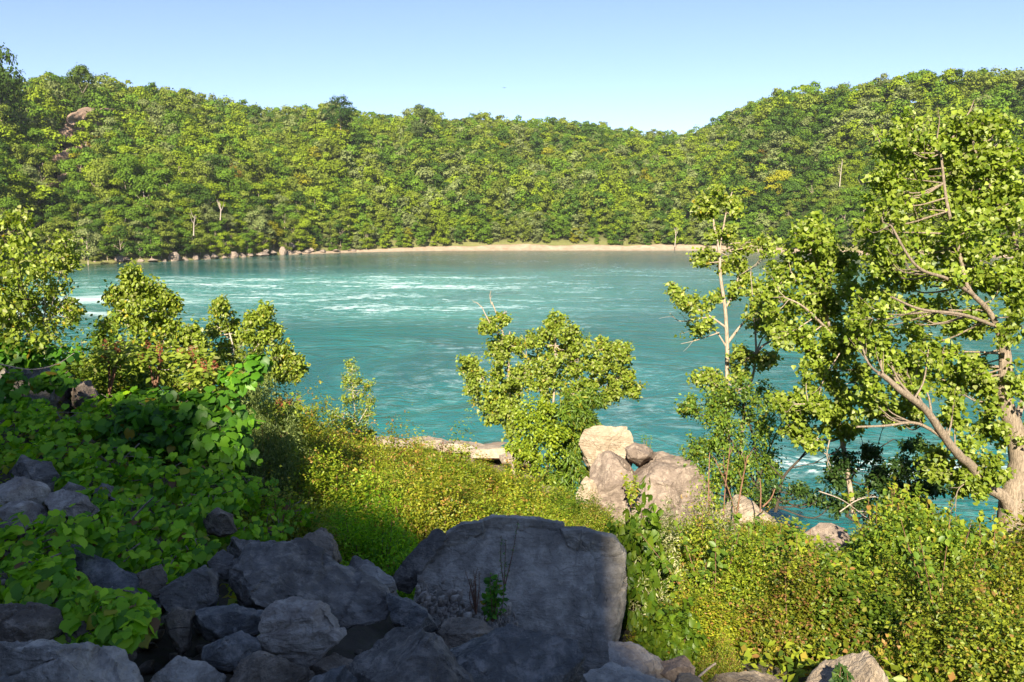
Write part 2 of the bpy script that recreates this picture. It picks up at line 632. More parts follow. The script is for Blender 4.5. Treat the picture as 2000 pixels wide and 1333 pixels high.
rs = np.concatenate([np.linspace(pr[0] - 120, pr[0] - 1, 60), np.linspace(pr[0], pr[-1], 160), np.linspace(pr[-1] + 1, pr[-1] + 30, 20)])
prof = [(-60, -40), (-30, -14), (-12, -3), (-4, -.6), (0, 0), (5, -3.5), (10, -10), (18, -22), (30, -34), (44, -42)]
V = []
for df, dz in prof:
    cz = np.maximum(crest(rs) + dz, -2.0 + 0 * rs)
    if dz != 0:
        cz = cz + 1.2 * fbm(np.stack([rs * .15, rs * 0 + df * .15, rs * 0], 1), 3, 3) * min(1, abs(dz) / 5)
    cz = np.where(df > 30, np.minimum(cz, 14), cz)
    V.append(RGT[None] * rs[:, None] + FWD[None] * (pfm + df) + np.array([0, 0, 1])[None] * cz[:, None])
V = np.concatenate(V)
n = len(rs)
i = np.arange(len(V)).reshape(len(prof), n)
q = np.stack([i[:-1, :-1], i[:-1, 1:], i[1:, 1:], i[1:, :-1]], -1).reshape(-1, 4)
obj("shading_hill", mesh_np("shading_hill", V, q, smooth=True), FLOOR, kind="structure", label="unseen gorge side behind the viewpoint, crest shaped to shade the foreground")

# ------------------------------------------------------------------ water
obj("water", grid_mesh("water", np.linspace(-700, 700, 8), np.linspace(12, 700, 8), lambda x, y: 0 * x), WATER, kind="structure",
    label="turquoise river water with swirling white foam")

# ------------------------------------------------------------------ far hills (polar grid round the viewpoint)
SH = np.array([(-1400, 560), (-600, 545), (0, 526), (160, 516), (300, 513), (450, 505), (560, 498), (700, 493), (850, 490), (1000, 489.5), (1350, 489.5), (1500, 493),
               (1650, 497), (1800, 500), (2000, 505), (2600, 530), (3400, 560)], float)
SKY = np.array([(-1400, 60), (-600, 70), (0, 105), (35, 130), (60, 158), (130, 140), (200, 150), (300, 166), (380, 178), (430, 195), (500, 206), (560, 212),
                (620, 212), (670, 200), (700, 222), (780, 226), (820, 214), (880, 232), (930, 225), (1000, 235), (1080, 232), (1150, 242), (1230, 255),
                (1300, 263), (1345, 262), (1390, 238), (1430, 212), (1500, 182), (1600, 163), (1700, 152), (1800, 140), (1900, 133), (2000, 128),
                (2600, 110), (3400, 90)], float)
RIDGE_TOP = 85.0
TREE_H = 13.5


def dist_of(py, z):
    y = (666.5 - py) / F
    sl_ = (-math.sin(PITCH) + y * math.cos(PITCH)) / (math.cos(PITCH) + y * math.sin(PITCH))
    return (z - 14) / sl_          # depth Y


def pxu(px):
    # X/Y of the pixel column near the horizon
    return (px - 1000) / F / math.cos(PITCH)


U = pxu(SH[:, 0])
Ush = U
Dsh = dist_of(SH[:, 1], 0)
Urd = pxu(SKY[:, 0])
Drd = np.minimum(dist_of(SKY[:, 1], RIDGE_TOP), 700)


def shoreY(u):
    return np.interp(u, Ush, Dsh)


def ridgeY(u):
    return np.interp(u, Urd, Drd)


def hill_z(u, Y):
    s = shoreY(u)
    r = ridgeY(u)
    t = (Y - s) / np.maximum(r - s, 20)
    base = np.where(t < 0, t * 20, 0)
    zz = (RIDGE_TOP - TREE_H) * np.clip(t, 0, 1) ** .82
    gul = 5.0 * fbm(np.stack([u * 22, Y * .012, u * 0], 1), 3, 41)
    zz = zz + gul * np.sin(np.clip(t, 0, 1) * math.pi) ** .8
    zz = zz + np.where(t > 1, -(Y - r) * .05, 0)
    b = np.clip((Y - s) / 12, 0, 1)
    return np.where(t < 0, base, zz * b + (1 - b) * 2.4 * b)


us = np.linspace(-1.15, 1.15, 420)
rows = []
tt = np.concatenate([[-.12, -.03], np.linspace(0, .12, 7), np.linspace(.15, 1, 30), [1.1, 1.3, 1.7]])
V = []
for t in tt:
    s = shoreY(us)
    r = ridgeY(us)
    # smooth the sliding ridge distance away from the top so slopes stay plausible
    rsm = np.convolve(np.pad(r, 15, 'edge'), np.ones(31) / 31, 'valid')
    Y = s + (r * t ** 2 + rsm * (1 - t ** 2) - s) * t if 0 <= t <= 1 else s + (r - s) * t
    V.append(np.stack([us * Y, Y, hill_z(us, Y)], 1))
V = np.concatenate(V)
i = np.arange(len(V)).reshape(len(tt), len(us))
q = np.stack([i[:-1, :-1], i[:-1, 1:], i[1:, 1:], i[1:, :-1]], -1).reshape(-1, 4)
obj("hills", mesh_np("hills", V, q, smooth=True), FLOOR, kind="structure", label="steep gorge slopes beneath the forest across the river")

# beach strip
ub = np.linspace(pxu(560), pxu(2100), 500)
wd = np.interp(ub, pxu(np.array([560, 700, 860, 1000, 1150, 1340, 1500, 1700, 2100])), [1.2, 2.3, 5, 8, 7, 6.5, 5, 4, 3])
wd = wd * (1 + .18 * fbm(np.stack([ub * 60, ub * 0, ub * 0], 1), 3, 77))
V = []
for k, (a, hh) in enumerate([(-.25, -.6), (0, -.05), (.12, .35), (.3, .9), (.45, 1.6), (.62, 2.6), (.85, 3.0), (1.25, 2.2)]):
    Y = shoreY(ub) + wd * a - .6
    hsc = np.clip(wd / 9, .25, 1.2)
    z = hh * hsc + .12 * fbm(np.stack([ub * 90, ub * 0 + k, ub * 0], 1), 2, 5) * (a > .1)
    V.append(np.stack([ub * Y, Y, z + .12], 1))
V = np.concatenate(V)
i = np.arange(len(V)).reshape(8, len(ub))
q = np.stack([i[:-1, :-1], i[:-1, 1:], i[1:, 1:], i[1:, :-1]], -1).reshape(-1, 4)
obj("beach", mesh_np("beach", V, q, smooth=True), SAND, kind="structure", label="narrow pale sandy beach along the far shore")

# ------------------------------------------------------------------ leaves
T_DIAMOND = (np.array([(0, 0, 0), (.30, .45, .07), (0, 1, -.04), (-.30, .45, .07)]), np.array([(0, 1, 2), (0, 2, 3)]))
T_NARROW = (np.array([(0, 0, 0), (.13, .45, .04), (0, 1, -.10), (-.13, .45, .04)]), np.array([(0, 1, 2), (0, 2, 3)]))
T_CARD = (np.array([(-.45, -.1, 0), (0, -.5, -.12), (.5, .0, 0), (.05, .5, -.12)]), np.array([(0, 1, 2), (0, 2, 3)]))
T_OVAL = (np.array([(0, 0, 0), (.26, .25, .05), (.30, .58, .05), (0, 1, -.08), (-.30, .58, .05), (-.26, .25, .05)]),
          np.array([(0, 1, 2), (0, 2, 3), (0, 3, 4), (0, 4, 5)]))
T_DELTA = (np.array([(0, 0, 0), (.36, .02, .03), (.50, .28, .06), (.22, .68, .02), (0, 1, -.05), (-.22, .68, .02), (-.50, .28, .06), (-.36, .02, .03)]),
           np.array([(0, 1, 2), (0, 2, 3), (0, 3, 4), (0, 4, 5), (0, 5, 6), (0, 6, 7)]))
_g = [(0, .0), (.18, -.16), (.40, -.08), (.50, .14), (.55, .38), (.42, .50), (.33, .70), (.16, .78), (0, 1.0)]
_g = _g + [(-a, b) for a, b in _g[1:-1][::-1]]
_gv = [(0, .25, .06)] + [(a, b, -.18 * (a * a + (b - .25) ** 2)) for a, b in _g]
T_GRAPE = (np.array(_gv), np.array([(0, k, k % len(_g) + 1) for k in range(1, len(_g) + 1)]))


def leaves(P, Nn, S, tmpl, C, up=None, along=None):
    """P,Nn (n,3) S (n,) C (n,3) -> V,F,Col"""
    tv, tf = tmpl
    n = len(P)
    Nn = unit(Nn)
    if along is None:
        R = RNG.normal(size=(n, 3))
    else:
        R = along + RNG.normal(size=(n, 3)) * .35
    b = unit(R - (R * Nn).sum(1, keepdims=True) * Nn)      # leaf length direction
    t = np.cross(b, Nn)
    V = P[:, None, :] + S[:, None, None] * (tv[None, :, 0:1] * t[:, None] + tv[None, :, 1:2] * b[:, None] + tv[None, :, 2:3] * Nn[:, None])
    Fc = tf[None] + (np.arange(n) * len(tv))[:, None, None]
    return V.reshape(-1, 3), Fc.reshape(-1, 3), np.repeat(C, len(tv), axis=0)


def pick(pal, n, jit=.18):
    """pal: list of (weight, rgb)"""
    wts = np.array([p[0] for p in pal], float)
    idx = RNG.choice(len(pal), n, p=wts / wts.sum())
    c = np.array([p[1] for p in pal], float)[idx]
    return c * (1 + .7 * jit * RNG.normal(size=(n, 1))).clip(.4, 1.7)


class Acc:
    def __init__(s):
        s.v, s.f, s.c, s.n = [], [], [], 0

    def add(s, V, Fc, C=None):
        s.v.append(V)
        s.f.append(np.asarray(Fc) + s.n)
        s.c.append(C if C is not None else np.ones((len(V), 3)))
        s.n += len(V)

    def mesh(s, name, smooth=False, keepcol=True, sharp=None):
        by = {}
        for f in s.f:
            by.setdefault(f.shape[1], []).append(f)
        return mesh_np(name, np.concatenate(s.v), [np.concatenate(x) for x in by.values()],
                       np.concatenate(s.c) if keepcol else None, smooth, sharp)


def spline(pts, per=5):
    pts = np.asarray(pts, float)
    if len(pts) < 3:
        t = np.linspace(0, 1, per + 1)[:, None]
        return pts[0] * (1 - t) + pts[-1] * t
    P = np.vstack([2 * pts[0] - pts[1], pts, 2 * pts[-1] - pts[-2]])
    out = []
    for k in range(1, len(P) - 2):
        for t in np.linspace(0, 1, per, endpoint=False):
            a, b, c, d = P[k - 1], P[k], P[k + 1], P[k + 2]
            out.append(.5 * ((2 * b) + (-a + c) * t + (2 * a - 5 * b + 4 * c - d) * t * t + (-a + 3 * b - 3 * c + d) * t ** 3))
    out.append(pts[-1])
    return np.array(out)


def tube(acc, path, r0, r1, k=8, wob=0.0, radii=None, cap=True):
    path = np.asarray(path, float)
    n = len(path)
    T = unit(np.gradient(path, axis=0))
    ref = np.array([.31, .87, .2])
    a = unit(np.cross(T, ref))
    b = np.cross(T, a)
    rad = np.linspace(0, 1, n)
    rad = r0 + (r1 - r0) * rad ** .8 if radii is None else np.asarray(radii)
    th = np.linspace(0, 2 * np.pi, k, endpoint=False)
    ring = a[:, None] * np.cos(th)[None, :, None] + b[:, None] * np.sin(th)[None, :, None]
    R = rad[:, None, None]
    if wob:
        q = (path[:, None] + ring * rad[:, None, None]).reshape(-1, 3)
        R = R * (1 + wob * fbm(q * (1.2 / max(r0, .02)), 3, 3).reshape(n, k, 1))
    V = (path[:, None] + ring * R).reshape(-1, 3)
    i = np.arange(n * k).reshape(n, k)
    j = np.roll(i, -1, axis=1)
    q = np.stack([i[:-1], j[:-1], j[1:], i[1:]], -1).reshape(-1, 4)
    acc.add(V, q)
    return path


# ------------------------------------------------------------------ forest prototypes
def crown_proto(kind, ncards, size, seed):
    rg = np.random.default_rng(seed)
    lob = []
    nl = rg.integers(20, 28)
    low = (.10, .05, .14, .08)[kind]
    wide = (.36, .30, .42, .34)[kind]
    peak = (.45, .36, .55, .5)[kind]
    for k in range(nl):
        h = rg.uniform(0, 1)
        env = wide * (min(1, (h + .12) / (peak + .12)) ** .55 if h < peak else max(0, 1 - ((h - peak) / (1.02 - peak)) ** 2.1) ** .6)
        a = rg.uniform(0, 2 * math.pi)
        rr = env * rg.uniform(.45, 1.0)
        lob.append((rr * math.cos(a), rr * math.sin(a), low + .04 + (.93 - low) * h, rg.uniform(.085, .16)))
    lob = np.array(lob)
    k = rg.choice(len(lob), ncards, p=lob[:, 3] ** 2 / (lob[:, 3] ** 2).sum())
    d = unit(rg.normal(size=(ncards, 3)))
    d[:, 2] = np.where(d[:, 2] < -.3, -d[:, 2], d[:, 2])
    flat = np.array([1.08, 1.08, .80])
    rad = lob[k, 3] * rg.uniform(.5, 1.25, ncards) * (1 + .3 * vnoise(d * 3 + k[:, None], seed))
    P = lob[k, :3] + d * rad[:, None] * flat
    dist = np.linalg.norm((P[:, None] - lob[None, :, :3]) / flat, axis=2) / lob[None, :, 3]
    keep = dist.min(1) > .58
    P, d = P[keep], d[keep]
    m = len(P)
    Nn = d + rg.normal(size=(m, 3)) * .36 + np.array([0, 0, .25])
    S = size * rg.uniform(.5, 1.4, m)
    lobtone = rg.uniform(.86, 1.14, len(lob))[k][keep]
    C = np.clip(rg.normal(1, .08, (m, 1)), .5, 1.6) * lobtone[:, None] * np.array([[1, 1, 1]])
    C = C * (1 + rg.normal(size=(m, 1)) * .05 * np.array([[1.0, .3, 0]]))
    return P, Nn, S, C


def trunk_acc(seed, vis=.55):
    rg = np.random.default_rng(seed)
    a = Acc()
    p = [(0, 0, -.08), (.01, .0, .2), (rg.normal() * .02, rg.normal() * .02, .45), (rg.normal() * .03, rg.normal() * .03, .72)]
    tube(a, spline(p, 3), .017, .005, 6)
    for k in range(4):
        z = rg.uniform(.28, .5)
        an = rg.uniform(0, 6.28)
        e = np.array([math.cos(an) * .2, math.sin(an) * .2, z + .2])
        tube(a, spline([(0, 0, z), e * .5 + np.array([0, 0, z * .5]), e], 3), .008, .003, 5)
    return a


PROTO = []      # high detail meshes for individual trees
LOD = []
for v in range(10):
    kd = v % 4
    P, Nn, S, C = crown_proto(kd, 4600, .038, 100 + v)
    V, Fc, Cc = leaves(P, Nn, S, T_CARD, C)
    PROTO.append((mesh_np("crown_%d" % v, V, Fc, Cc), trunk_acc(200 + v).mesh("trunk_%d" % v, True)))
    P, Nn, S, C = crown_proto(kd, 1750, .058, 100 + v)
    LOD.append(leaves(P, Nn, S, T_CARD, C))

FPAL = [  # name, rgb
    ("mid green", (.105, .18, .02), 7), ("yellow-green", (.175, .235, .018), 5), ("dark green", (.058, .108, .018), 4),
    ("grey-green", (.17, .205, .07), 3.5), ("olive green", (.155, .195, .030), 5), ("golden green", (.22, .22, .018), .25), ("rust-tinged", (.20, .15, .028), .05),
]
SCAR = [(136, 246, 26, 36), (107, 300, 20, 18), (106, 345, 10, 22), (300, 462, 0, 0)]      # bare rock patches px, py, half width, half height


def project(P):
    v = P - CAM
    c, s = math.cos(PITCH), math.sin(PITCH)
    dpt = v[..., 1] * c - v[..., 2] * s
    up = v[..., 1] * s + v[..., 2] * c
    return 1000 + F * v[..., 0] / dpt, 666.5 - F * up / dpt


spots = []
for tries in range(42000):
    u = RNG.uniform(-.80, .80)
    s = float(shoreY(u))
    r = float(ridgeY(u))
    Y = s + (r - s + 22) * RNG.uniform(0, 1)
    gap = 4 if abs(u) < 2 else 0
    bw = float(np.interp(u, pxu(np.array([560, 700, 860, 1000, 1150, 1340, 1500, 1700])), [3, 4, 9, 16, 14, 12, 9, 5]))
    if tries < 5000:
        Y = s + bw * .38 + 13 * RNG.uniform(0, 1)
    if Y < s + bw * .38:
        continue
    spots.append((u * Y, Y, u))
spots = np.array(spots)
# thin out to a spacing
cell = {}
keep = []
for k, (x, y, u) in enumerate(spots):
    small = 3.4 if y < shoreY(u) + 22 else 6.1
    key = (int(x // 7), int(y // 7))
    ok = True
    for a in (-1, 0, 1):
        for b in (-1, 0, 1):
            for (xx, yy) in cell.get((key[0] + a, key[1] + b), ()):
                if (xx - x) ** 2 + (yy - y) ** 2 < small ** 2:
                    ok = False
    if ok:
        cell.setdefault(key, []).append((x, y))
        keep.append(k)
spots = spots[keep]
tz = hill_z(spots[:, 2], spots[:, 1])
TREES = []
pcol = np.array([p[1] for p in FPAL])
pw = np.array([p[2] for p in FPAL], float)
for (x, y, u), z in zip(spots, tz):
    near = y < shoreY(u) + 20
    patch = vnoise(np.array([[x * .022, y * .022, 3.3]]), 11)[0]
    ww = pw.copy()
    ww[0] *= 1 + .5 * patch
    ww[1] *= max(.1, 1 + 1.3 * patch)
    ww[2] *= max(.1, 1 - 1.4 * patch)
    ci = RNG.choice(len(FPAL), p=ww / ww.sum())
    H = RNG.uniform(11, 17.5) * (1 - .0 * near)
    if near:
        H = RNG.uniform(4.5, 12.5) if y < shoreY(u) + 17 else RNG.uniform(8, 14)
    # the tree must end under the traced skyline
    px, py = project(np.array([x, y, z + H]))
    sk = np.interp(px, SKY[:, 0], SKY[:, 1]) + RNG.uniform(-9, 12)
    if py < sk:
        _, py0 = project(np.array([x, y, z]))
        f = (py0 - sk) / (py0 - py)
        if f < .45:
            continue
        H *= f
    wdt = H * RNG.uniform(.9, 1.2)
    if H > 14:
        wdt = H * RNG.uniform(.85, 1.1)
    cpx, cpy = project(np.array([x, y, z + H * .6]))
    bad = False
    for (sx, sy, hw, hh) in SCAR:
        hp = H * .42 * F / y
        if hw and abs(cpx - sx) < hw * .5 + hp * .45 and -hh * .5 < cpy - sy < hh * .8 + hp * 1.0:
            bad = True
    if bad:
        continue
    TREES.append((x, y, z, H, wdt, ci, near, float(cpx), float(cpy)))
TREES.sort(key=lambda t: t[1] - shoreY(t[0] / t[1]) + 0 * t[1])
inview = [t for t in TREES if -20 < t[7] < 2020]
# three hundred that show largest: nearest to the water first, then the nearest in depth
inview.sort(key=lambda t: (t[1] - float(shoreY(t[0] / t[1]))) * .6 + t[1] * .4 - t[3] * 3)
IND = inview[:285]
indset = set(id(t) for t in IND)


def zone(px):
    for lim, nm in ((150, "below the rock scars"), (300, "above the leftmost shore boulders"), (440, "above the middle shore boulders"), (620, "above the rightmost shore boulders"),
                    (850, "left of the sandy beach"), (1100, "behind the beach's left half"), (1400, "behind the beach's right half"), (1700, "beyond the pale poplars")):
        if px < lim:
            return nm
    return "beyond the big cottonwood"


plan = {}
for t in IND:
    near = t[1] < float(shoreY(t[0] / t[1])) + 13
    row = "at the shore" if near else "in the lower forest"
    plan.setdefault((FPAL[t[5]][0], row, zone(t[7])), []).append(t)
for (cn, row, zn), ts in plan.items():
    ts.sort(key=lambda t: t[7])
    for kk, t in enumerate(ts):
        x, y, z, H, wd_, ci, near, cpx, cpy = t
        k = RNG.integers(len(PROTO))
        e = obj("forest_tree", None, None, loc=(x, y, z))
        e.rotation_euler = (0, 0, RNG.uniform(0, 6.28))
        e.scale = (wd_, wd_, H)
        if len(ts) == 1:
            lab = "only %s tree %s %s" % (cn, row, zn)
        else:
            lab = "%s tree, %s %s %s" % (cn, ordinal(kk), row, zn)
        tag(e, lab, "tree", "forest trees across the river %s" % zn)
        c = obj("crown", PROTO[k][0], LEAF_FAR, e)
        c.color = (*(pcol[ci] * RNG.uniform(.85, 1.25)), 1)
        obj("trunk", PROTO[k][1], BARK_PALE, e)

acc = Acc()
for t in TREES:
    if id(t) in indset:
        continue
    x, y, z, H, wd_, ci, near, cpx, cpy = t
    V, Fc, Cc = LOD[RNG.integers(len(LOD))]
    a = RNG.uniform(0, 6.28)
    ca, sa = math.cos(a), math.sin(a)
    W = np.stack([(V[:, 0] * ca - V[:, 1] * sa) * wd_ + x, (V[:, 0] * sa + V[:, 1] * ca) * wd_ + y, V[:, 2] * H + z], 1)
    acc.add(W, Fc, Cc * pcol[ci] * RNG.uniform(.85, 1.25))
fo = obj("forest", acc.mesh("forest"), LEAF_FAR, kind="stuff", label="dense deciduous forest covering the upper gorge slopes", cat="forest")
print("trees", len(TREES), "individual", len(IND))


def far_tree(px, ybase, ytop, Y, col, label, kind=0, wf=.8):
    b = at(px, ybase, Y)
    tpt = at(px, ytop, Y)
    H = tpt[2] - b[2]
    e = obj("forest_tree", None, None, loc=b)
    e.scale = (H * wf, H * wf, H)
    tag(e, label, "tree", "single trees that stand out across the river")
    c = obj("crown", PROTO[kind][0], LEAF_FAR, e)
    c.color = (*col, 1)
    obj("trunk", PROTO[kind][1], BARK_PALE, e)


far_tree(172, 512, 432, 268, (.20, .23, .085), "silvery pale rounded tree at the far left water's edge", 3, .85)
far_tree(665, 262, 192, 470, (.035, .075, .016), "tall dark tree standing up above the left skyline", 2, .95)
far_tree(822, 275, 208, 500, (.085, .12, .035), "grey-green tree rising above the middle of the skyline", 4, .9)
far_tree(163, 235, 132, 400, (.075, .12, .018), "tall tree on the skyline right above the bare rock scar", 1, .8)
far_tree(8, 300, 98, 330, (.05, .09, .016), "very tall dark tree on the skyline at the far left", 0, .62)


# dead pale trunks on the slope
def far_dead(px, y0, y1, Y, label):
    a = Acc()
    b = at(px, y0, Y)
    t = at(px + 4, y1, Y)
    H = t[2] - b[2]
    tube(a, spline([(0, 0, -1), (.3, 0, H * .5), (.6 + RNG.normal() * .5, 0, H)], 4), .24, .07, 6)
    for k in range(5):
        z = H * RNG.uniform(.35, .9)
        s = RNG.choice([-1, 1])
        q_ = RNG.uniform(.5, 1.3)
        tube(a, spline([(.35, 0, z), (.3 + s * .6 * q_, .3, z + 1.0), (.3 + s * 1.1 * q_, .5, z + 2.8 * q_)], 3), .09, .03, 5)
    obj("dead_tree", a.mesh("dead_tree", True, False), TWIG_DEAD, loc=b, label=label, cat="dead tree", group="bare trunks in the far forest")


far_dead(1640, 360, 312, 375, "pale bare forked trunk on the right hill")
far_dead(430, 425, 395, 300, "pale bare trunk low on the left slope")
far_dead(378, 455, 420, 290, "leafless grey tree above the shore boulders")
far_dead(168, 305, 265, 360, "bare pale trunk beside the rock scar")
far_dead(1318, 478, 445, 395, "pale bare trunk at the back of the sandy beach")

# cliff scars: eroded rock faces on the slope
for nm, (sx, sy, hw, hh), lb in (("cliff", SCAR[0], "large bare pink rock scar high on the left slope"),
                                 ("cliff", SCAR[1], "smaller bare rock scar below the large one"),
                                 ("cliff", SCAR[2], "narrow bare rock strip lowest on the left slope")):
    Yc = 369 if hh > 30 else (334 if hw > 15 else 317)
    na, nb = 28, 24
    V = []
    for jb in range(nb):
        for ia in range(na):
            a = ia / (na - 1) * 2 - 1
            b = jb / (nb - 1) * 2 - 1
            P = at(sx + a * hw * (.85 + .25 * vnoise(np.array([[b * 2.3, sx, 0]]), 5)[0]) + 5 * b, sy - b * hh * 1.3, Yc)
            P[1] += 9 * b + 3 * a * a + 16 * max(abs(a), abs(b)) ** 6
            V.append(P)
    V = np.array(V)
    V[:, 1] += 6.5 * fbm(V * np.array([.35, .1, .14]), 4, 9)
    V[:, 0] += 1.6 * fbm(V * np.array([.3, .1, .4]), 3, 29)
    V[:, 2] += .8 * fbm(V * .3, 2, 19)
    i = np.arange(na * nb).reshape(nb, na)
    q = np.stack([i[:-1, :-1], i[:-1, 1:], i[1:, 1:], i[1:, :-1]], -1).reshape(-1, 4)
    back = V.copy()
    back[:, 1] += 14
    a = Acc()
    a.add(V, q)
    a.add(back, q[:, ::-1])
    rim = np.concatenate([i[0], i[1:, -1], i[-1, ::-1][1:], i[::-1, 0][1:]])
    a.f.append(np.stack([rim[:-1], rim[1:], rim[1:] + na * nb, rim[:-1] + na * nb], -1))
    obj(nm, a.mesh(nm, True, False), CLIFF, kind="structure", label=lb)


# ------------------------------------------------------------------ rocks
def hull_rock(pts, edge, smooth_it, amp, seed, strat=.5, facet=.055):
    bm = bmesh.new()
    for p in pts:
        bm.verts.new(p)
    r = bmesh.ops.convex_hull(bm, input=bm.verts)
    junk = [g for g in r['geom_interior'] + r['geom_unused'] if isinstance(g, bmesh.types.BMVert)]
    if junk:
        bmesh.ops.delete(bm, geom=list(set(junk)), context='VERTS')
    bmesh.ops.triangulate(bm, faces=bm.faces)
    for k in range(7):
        es = [e for e in bm.edges if e.calc_length() > edge]
        if not es or len(bm.verts) > 14000:
            break
        bmesh.ops.subdivide_edges(bm, edges=es, cuts=1)
        bmesh.ops.triangulate(bm, faces=bm.faces)
    for k in range(smooth_it):
        bmesh.ops.smooth_vert(bm, verts=bm.verts, factor=.5, use_axis_x=True, use_axis_y=True, use_axis_z=True)
    bm.normal_update()
    V = np.array([v.co[:] for v in bm.verts])
    Nn = np.array([v.normal[:] for v in bm.verts])
    Fc = np.array([[v.index for v in f.verts] for f in bm.faces])
    bm.free()
    L = np.ptp(V, axis=0).max()
    o = seed * 3.7
    d = fbm((V + o) * (2.2 / L), 3, seed) * .55 + fbm((V + o) * (9 / L), 3, seed + 5) * .28
    # broken ledges: terraced noise
    tn = fbm((V + o) * np.array([1.4, 1.4, 5]) / L * 1.6, 3, seed + 9)
    d = d + strat * (np.floor(tn * 4) / 4 - tn) * .9
    fine = fbm((V + o) * 26, 3, seed + 20)
    # broken faces: split the block along random flat planes, then knock small patches back
    rg = np.random.default_rng(seed + 5)
    ncut = 7 if facet > .03 else (4 if facet > .024 else 0)
    for q_ in range(ncut):
        nn = unit(rg.normal(size=3) * np.array([1, 1, .9]) + np.array([0, -.35, .2]))
        pr_ = V @ nn
        dcut = pr_.min() + (pr_.max() - pr_.min()) * rg.uniform(.80, .93)
        over = np.maximum(pr_ - dcut, 0)
        V = V - over[:, None] * nn * .96
    # bedding: thin layers, some standing proud and some eaten back
    ax = unit(rg.normal(size=3) * np.array([.35, .35, 0]) + np.array([0, 0, 1]))
    nl_ = rg.uniform(5, 9)
    hh_ = (V @ ax) / L * nl_ + .35 * fbm((V + o) * (2.5 / L), 2, seed + 61)
    lay = np.floor(hh_).astype(int)
    frac = hh_ - lay
    lv = rg.normal(size=64)[(lay + 500) % 64]
    side = np.sqrt(np.clip(1 - (Nn @ ax) ** 2, 0, 1))
    V = V + Nn * (np.clip(lv, -1.6, 1.0) * .013 * L * side * min(1, facet / .03) - np.exp(-(frac / .07) ** 2) * .008 * L * side)[:, None]
    for ns, fa in ((70, facet * .38),):
        site = V[rg.integers(0, len(V), ns)]
        wp = V + .04 * L * np.stack([fbm(V * (6 / L) + 7 * q_, 2, seed + q_) for q_ in range(3)], 1)
        D = np.linalg.norm(wp[:, None] - site[None], axis=2)
        k = D.argmin(1)
        off = rg.normal(size=ns)[k] * fa * L * .35
        V = V + Nn * np.clip(off, -fa * L, fa * L * .6)[:, None]
    mid = 1 - 2 * np.abs(fbm((V + o) * (7 / L), 4, seed + 40))
    V = V - Nn * (np.clip(mid, -.5, 1) * .011 * L * min(1, facet / .03))[:, None]
    V = V + Nn * (d[:, None] * amp * L) + Nn * fine[:, None] * min(.006, .010 * L)
    return V, Fc


def rock(outline, Y, kind, label, th=.6, tilt=.6, front=(), edge=None, name="boulder", extra=(), amp=.012, cat="boulder", group=None, seed=None, sm=0, facet=.05, flat=False, grow=1.10):
    o = np.array([(p[0], p[1]) for p in outline], float)
    c = o.mean(0)
    o = c + (o - c) * grow
    outline = [(a_[0], a_[1]) + tuple(p[2:]) for a_, p in zip(o, outline)]
    pts = []
    sc = Y / F
    for p in outline:
        dy = -(p[1] - c[1]) * sc * tilt + (p[2] if len(p) > 2 else 0)
        pts.append(at(p[0], p[1], Y + dy))
    for p in front:
        pts.append(at(p[0], p[1], Y + p[2]))
    for p in o:
        q = c + (p - c) * .78
        b = at(q[0], q[1], Y + th)
        b[2] -= th * .10
        pts.append(b)
    seed = seed or int(outline[0][0] * 7 + outline[0][1]) % 997
    if not front and not flat:
        rr_ = np.random.default_rng(seed)
        w_, h_ = np.ptp(o[:, 0]), np.ptp(o[:, 1])
        a0 = c + np.array([rr_.uniform(-.32, -.1) * w_, rr_.uniform(-.2, .15) * h_])
        a1 = c + np.array([rr_.uniform(.1, .32) * w_, rr_.uniform(-.2, .15) * h_])
        for q_ in (a0, a1):
            pts.append(at(q_[0], q_[1], Y - (q_[1] - c[1]) * sc * tilt - th * rr_.uniform(.22, .42)))
    P = np.array(pts)
    org = P.mean(0)
    if edge is None:
        edge = .0030 * Y + .006
    acc = Acc()
    V, Fc = hull_rock(P - org, edge, sm, amp, seed, .5, facet)
    acc.add(V, Fc)
    for (eo, ey, eth, etilt) in extra:
        eo = np.array(eo, float)
        ec = eo.mean(0)
        ep = [at(p[0], p[1], ey - (p[1] - ec[1]) * sc * etilt) for p in eo] + \
             [at(*(ec + (p - ec) * .98), ey + eth) - np.array([0, 0, .04]) for p in eo] + \
             [at(*(ec + (p - ec) * .92), ey) + np.array([0, -.05, 0]) for p in eo]
        V, Fc = hull_rock(np.array(ep) - org, edge, 0, amp * .8, seed + 31, .5, facet)
        acc.add(V, Fc)
    me = acc.mesh(name, True, False, 30)
    return obj(name, me, ROCKS[kind], label=label, cat=cat, group=group, loc=org)


G_FG = "dark boulders in the shaded foreground"
rock([(-60, 1245), (60, 1252), (180, 1272), (270, 1288), (335, 1312), (345, 1430), (-90, 1430)], 4.5, 'grey',
     "long pale-topped slab filling the bottom left corner", .5, .3, [(-40, 1300, -.35), (100, 1300, -.4), (290, 1325, -.3), (280, 1420, -.4), (-40, 1420, -.4)], group=G_FG)
rock([(285, 1290), (320, 1272), (395, 1290), (440, 1318), (455, 1400), (280, 1400)], 4.6, 'grey', "grey rock beside the long slab at the bottom edge", .4, .5,
     [(340, 1330, -.2), (420, 1345, -.2)], group=G_FG)
rock([(-40, 1188), (60, 1182), (112, 1195), (132, 1240), (122, 1290), (-40, 1290)], 4.95, 'brown', "brown rock under the hanging vine at the left edge", .4, .5,
     [(40, 1230, -.15)], group=G_FG)
rock([(105, 1225), (170, 1212), (240, 1232), (262, 1275), (240, 1310), (110, 1300)], 4.9, 'brown', "low brown rock behind the long slab", .4, .4, group=G_FG)
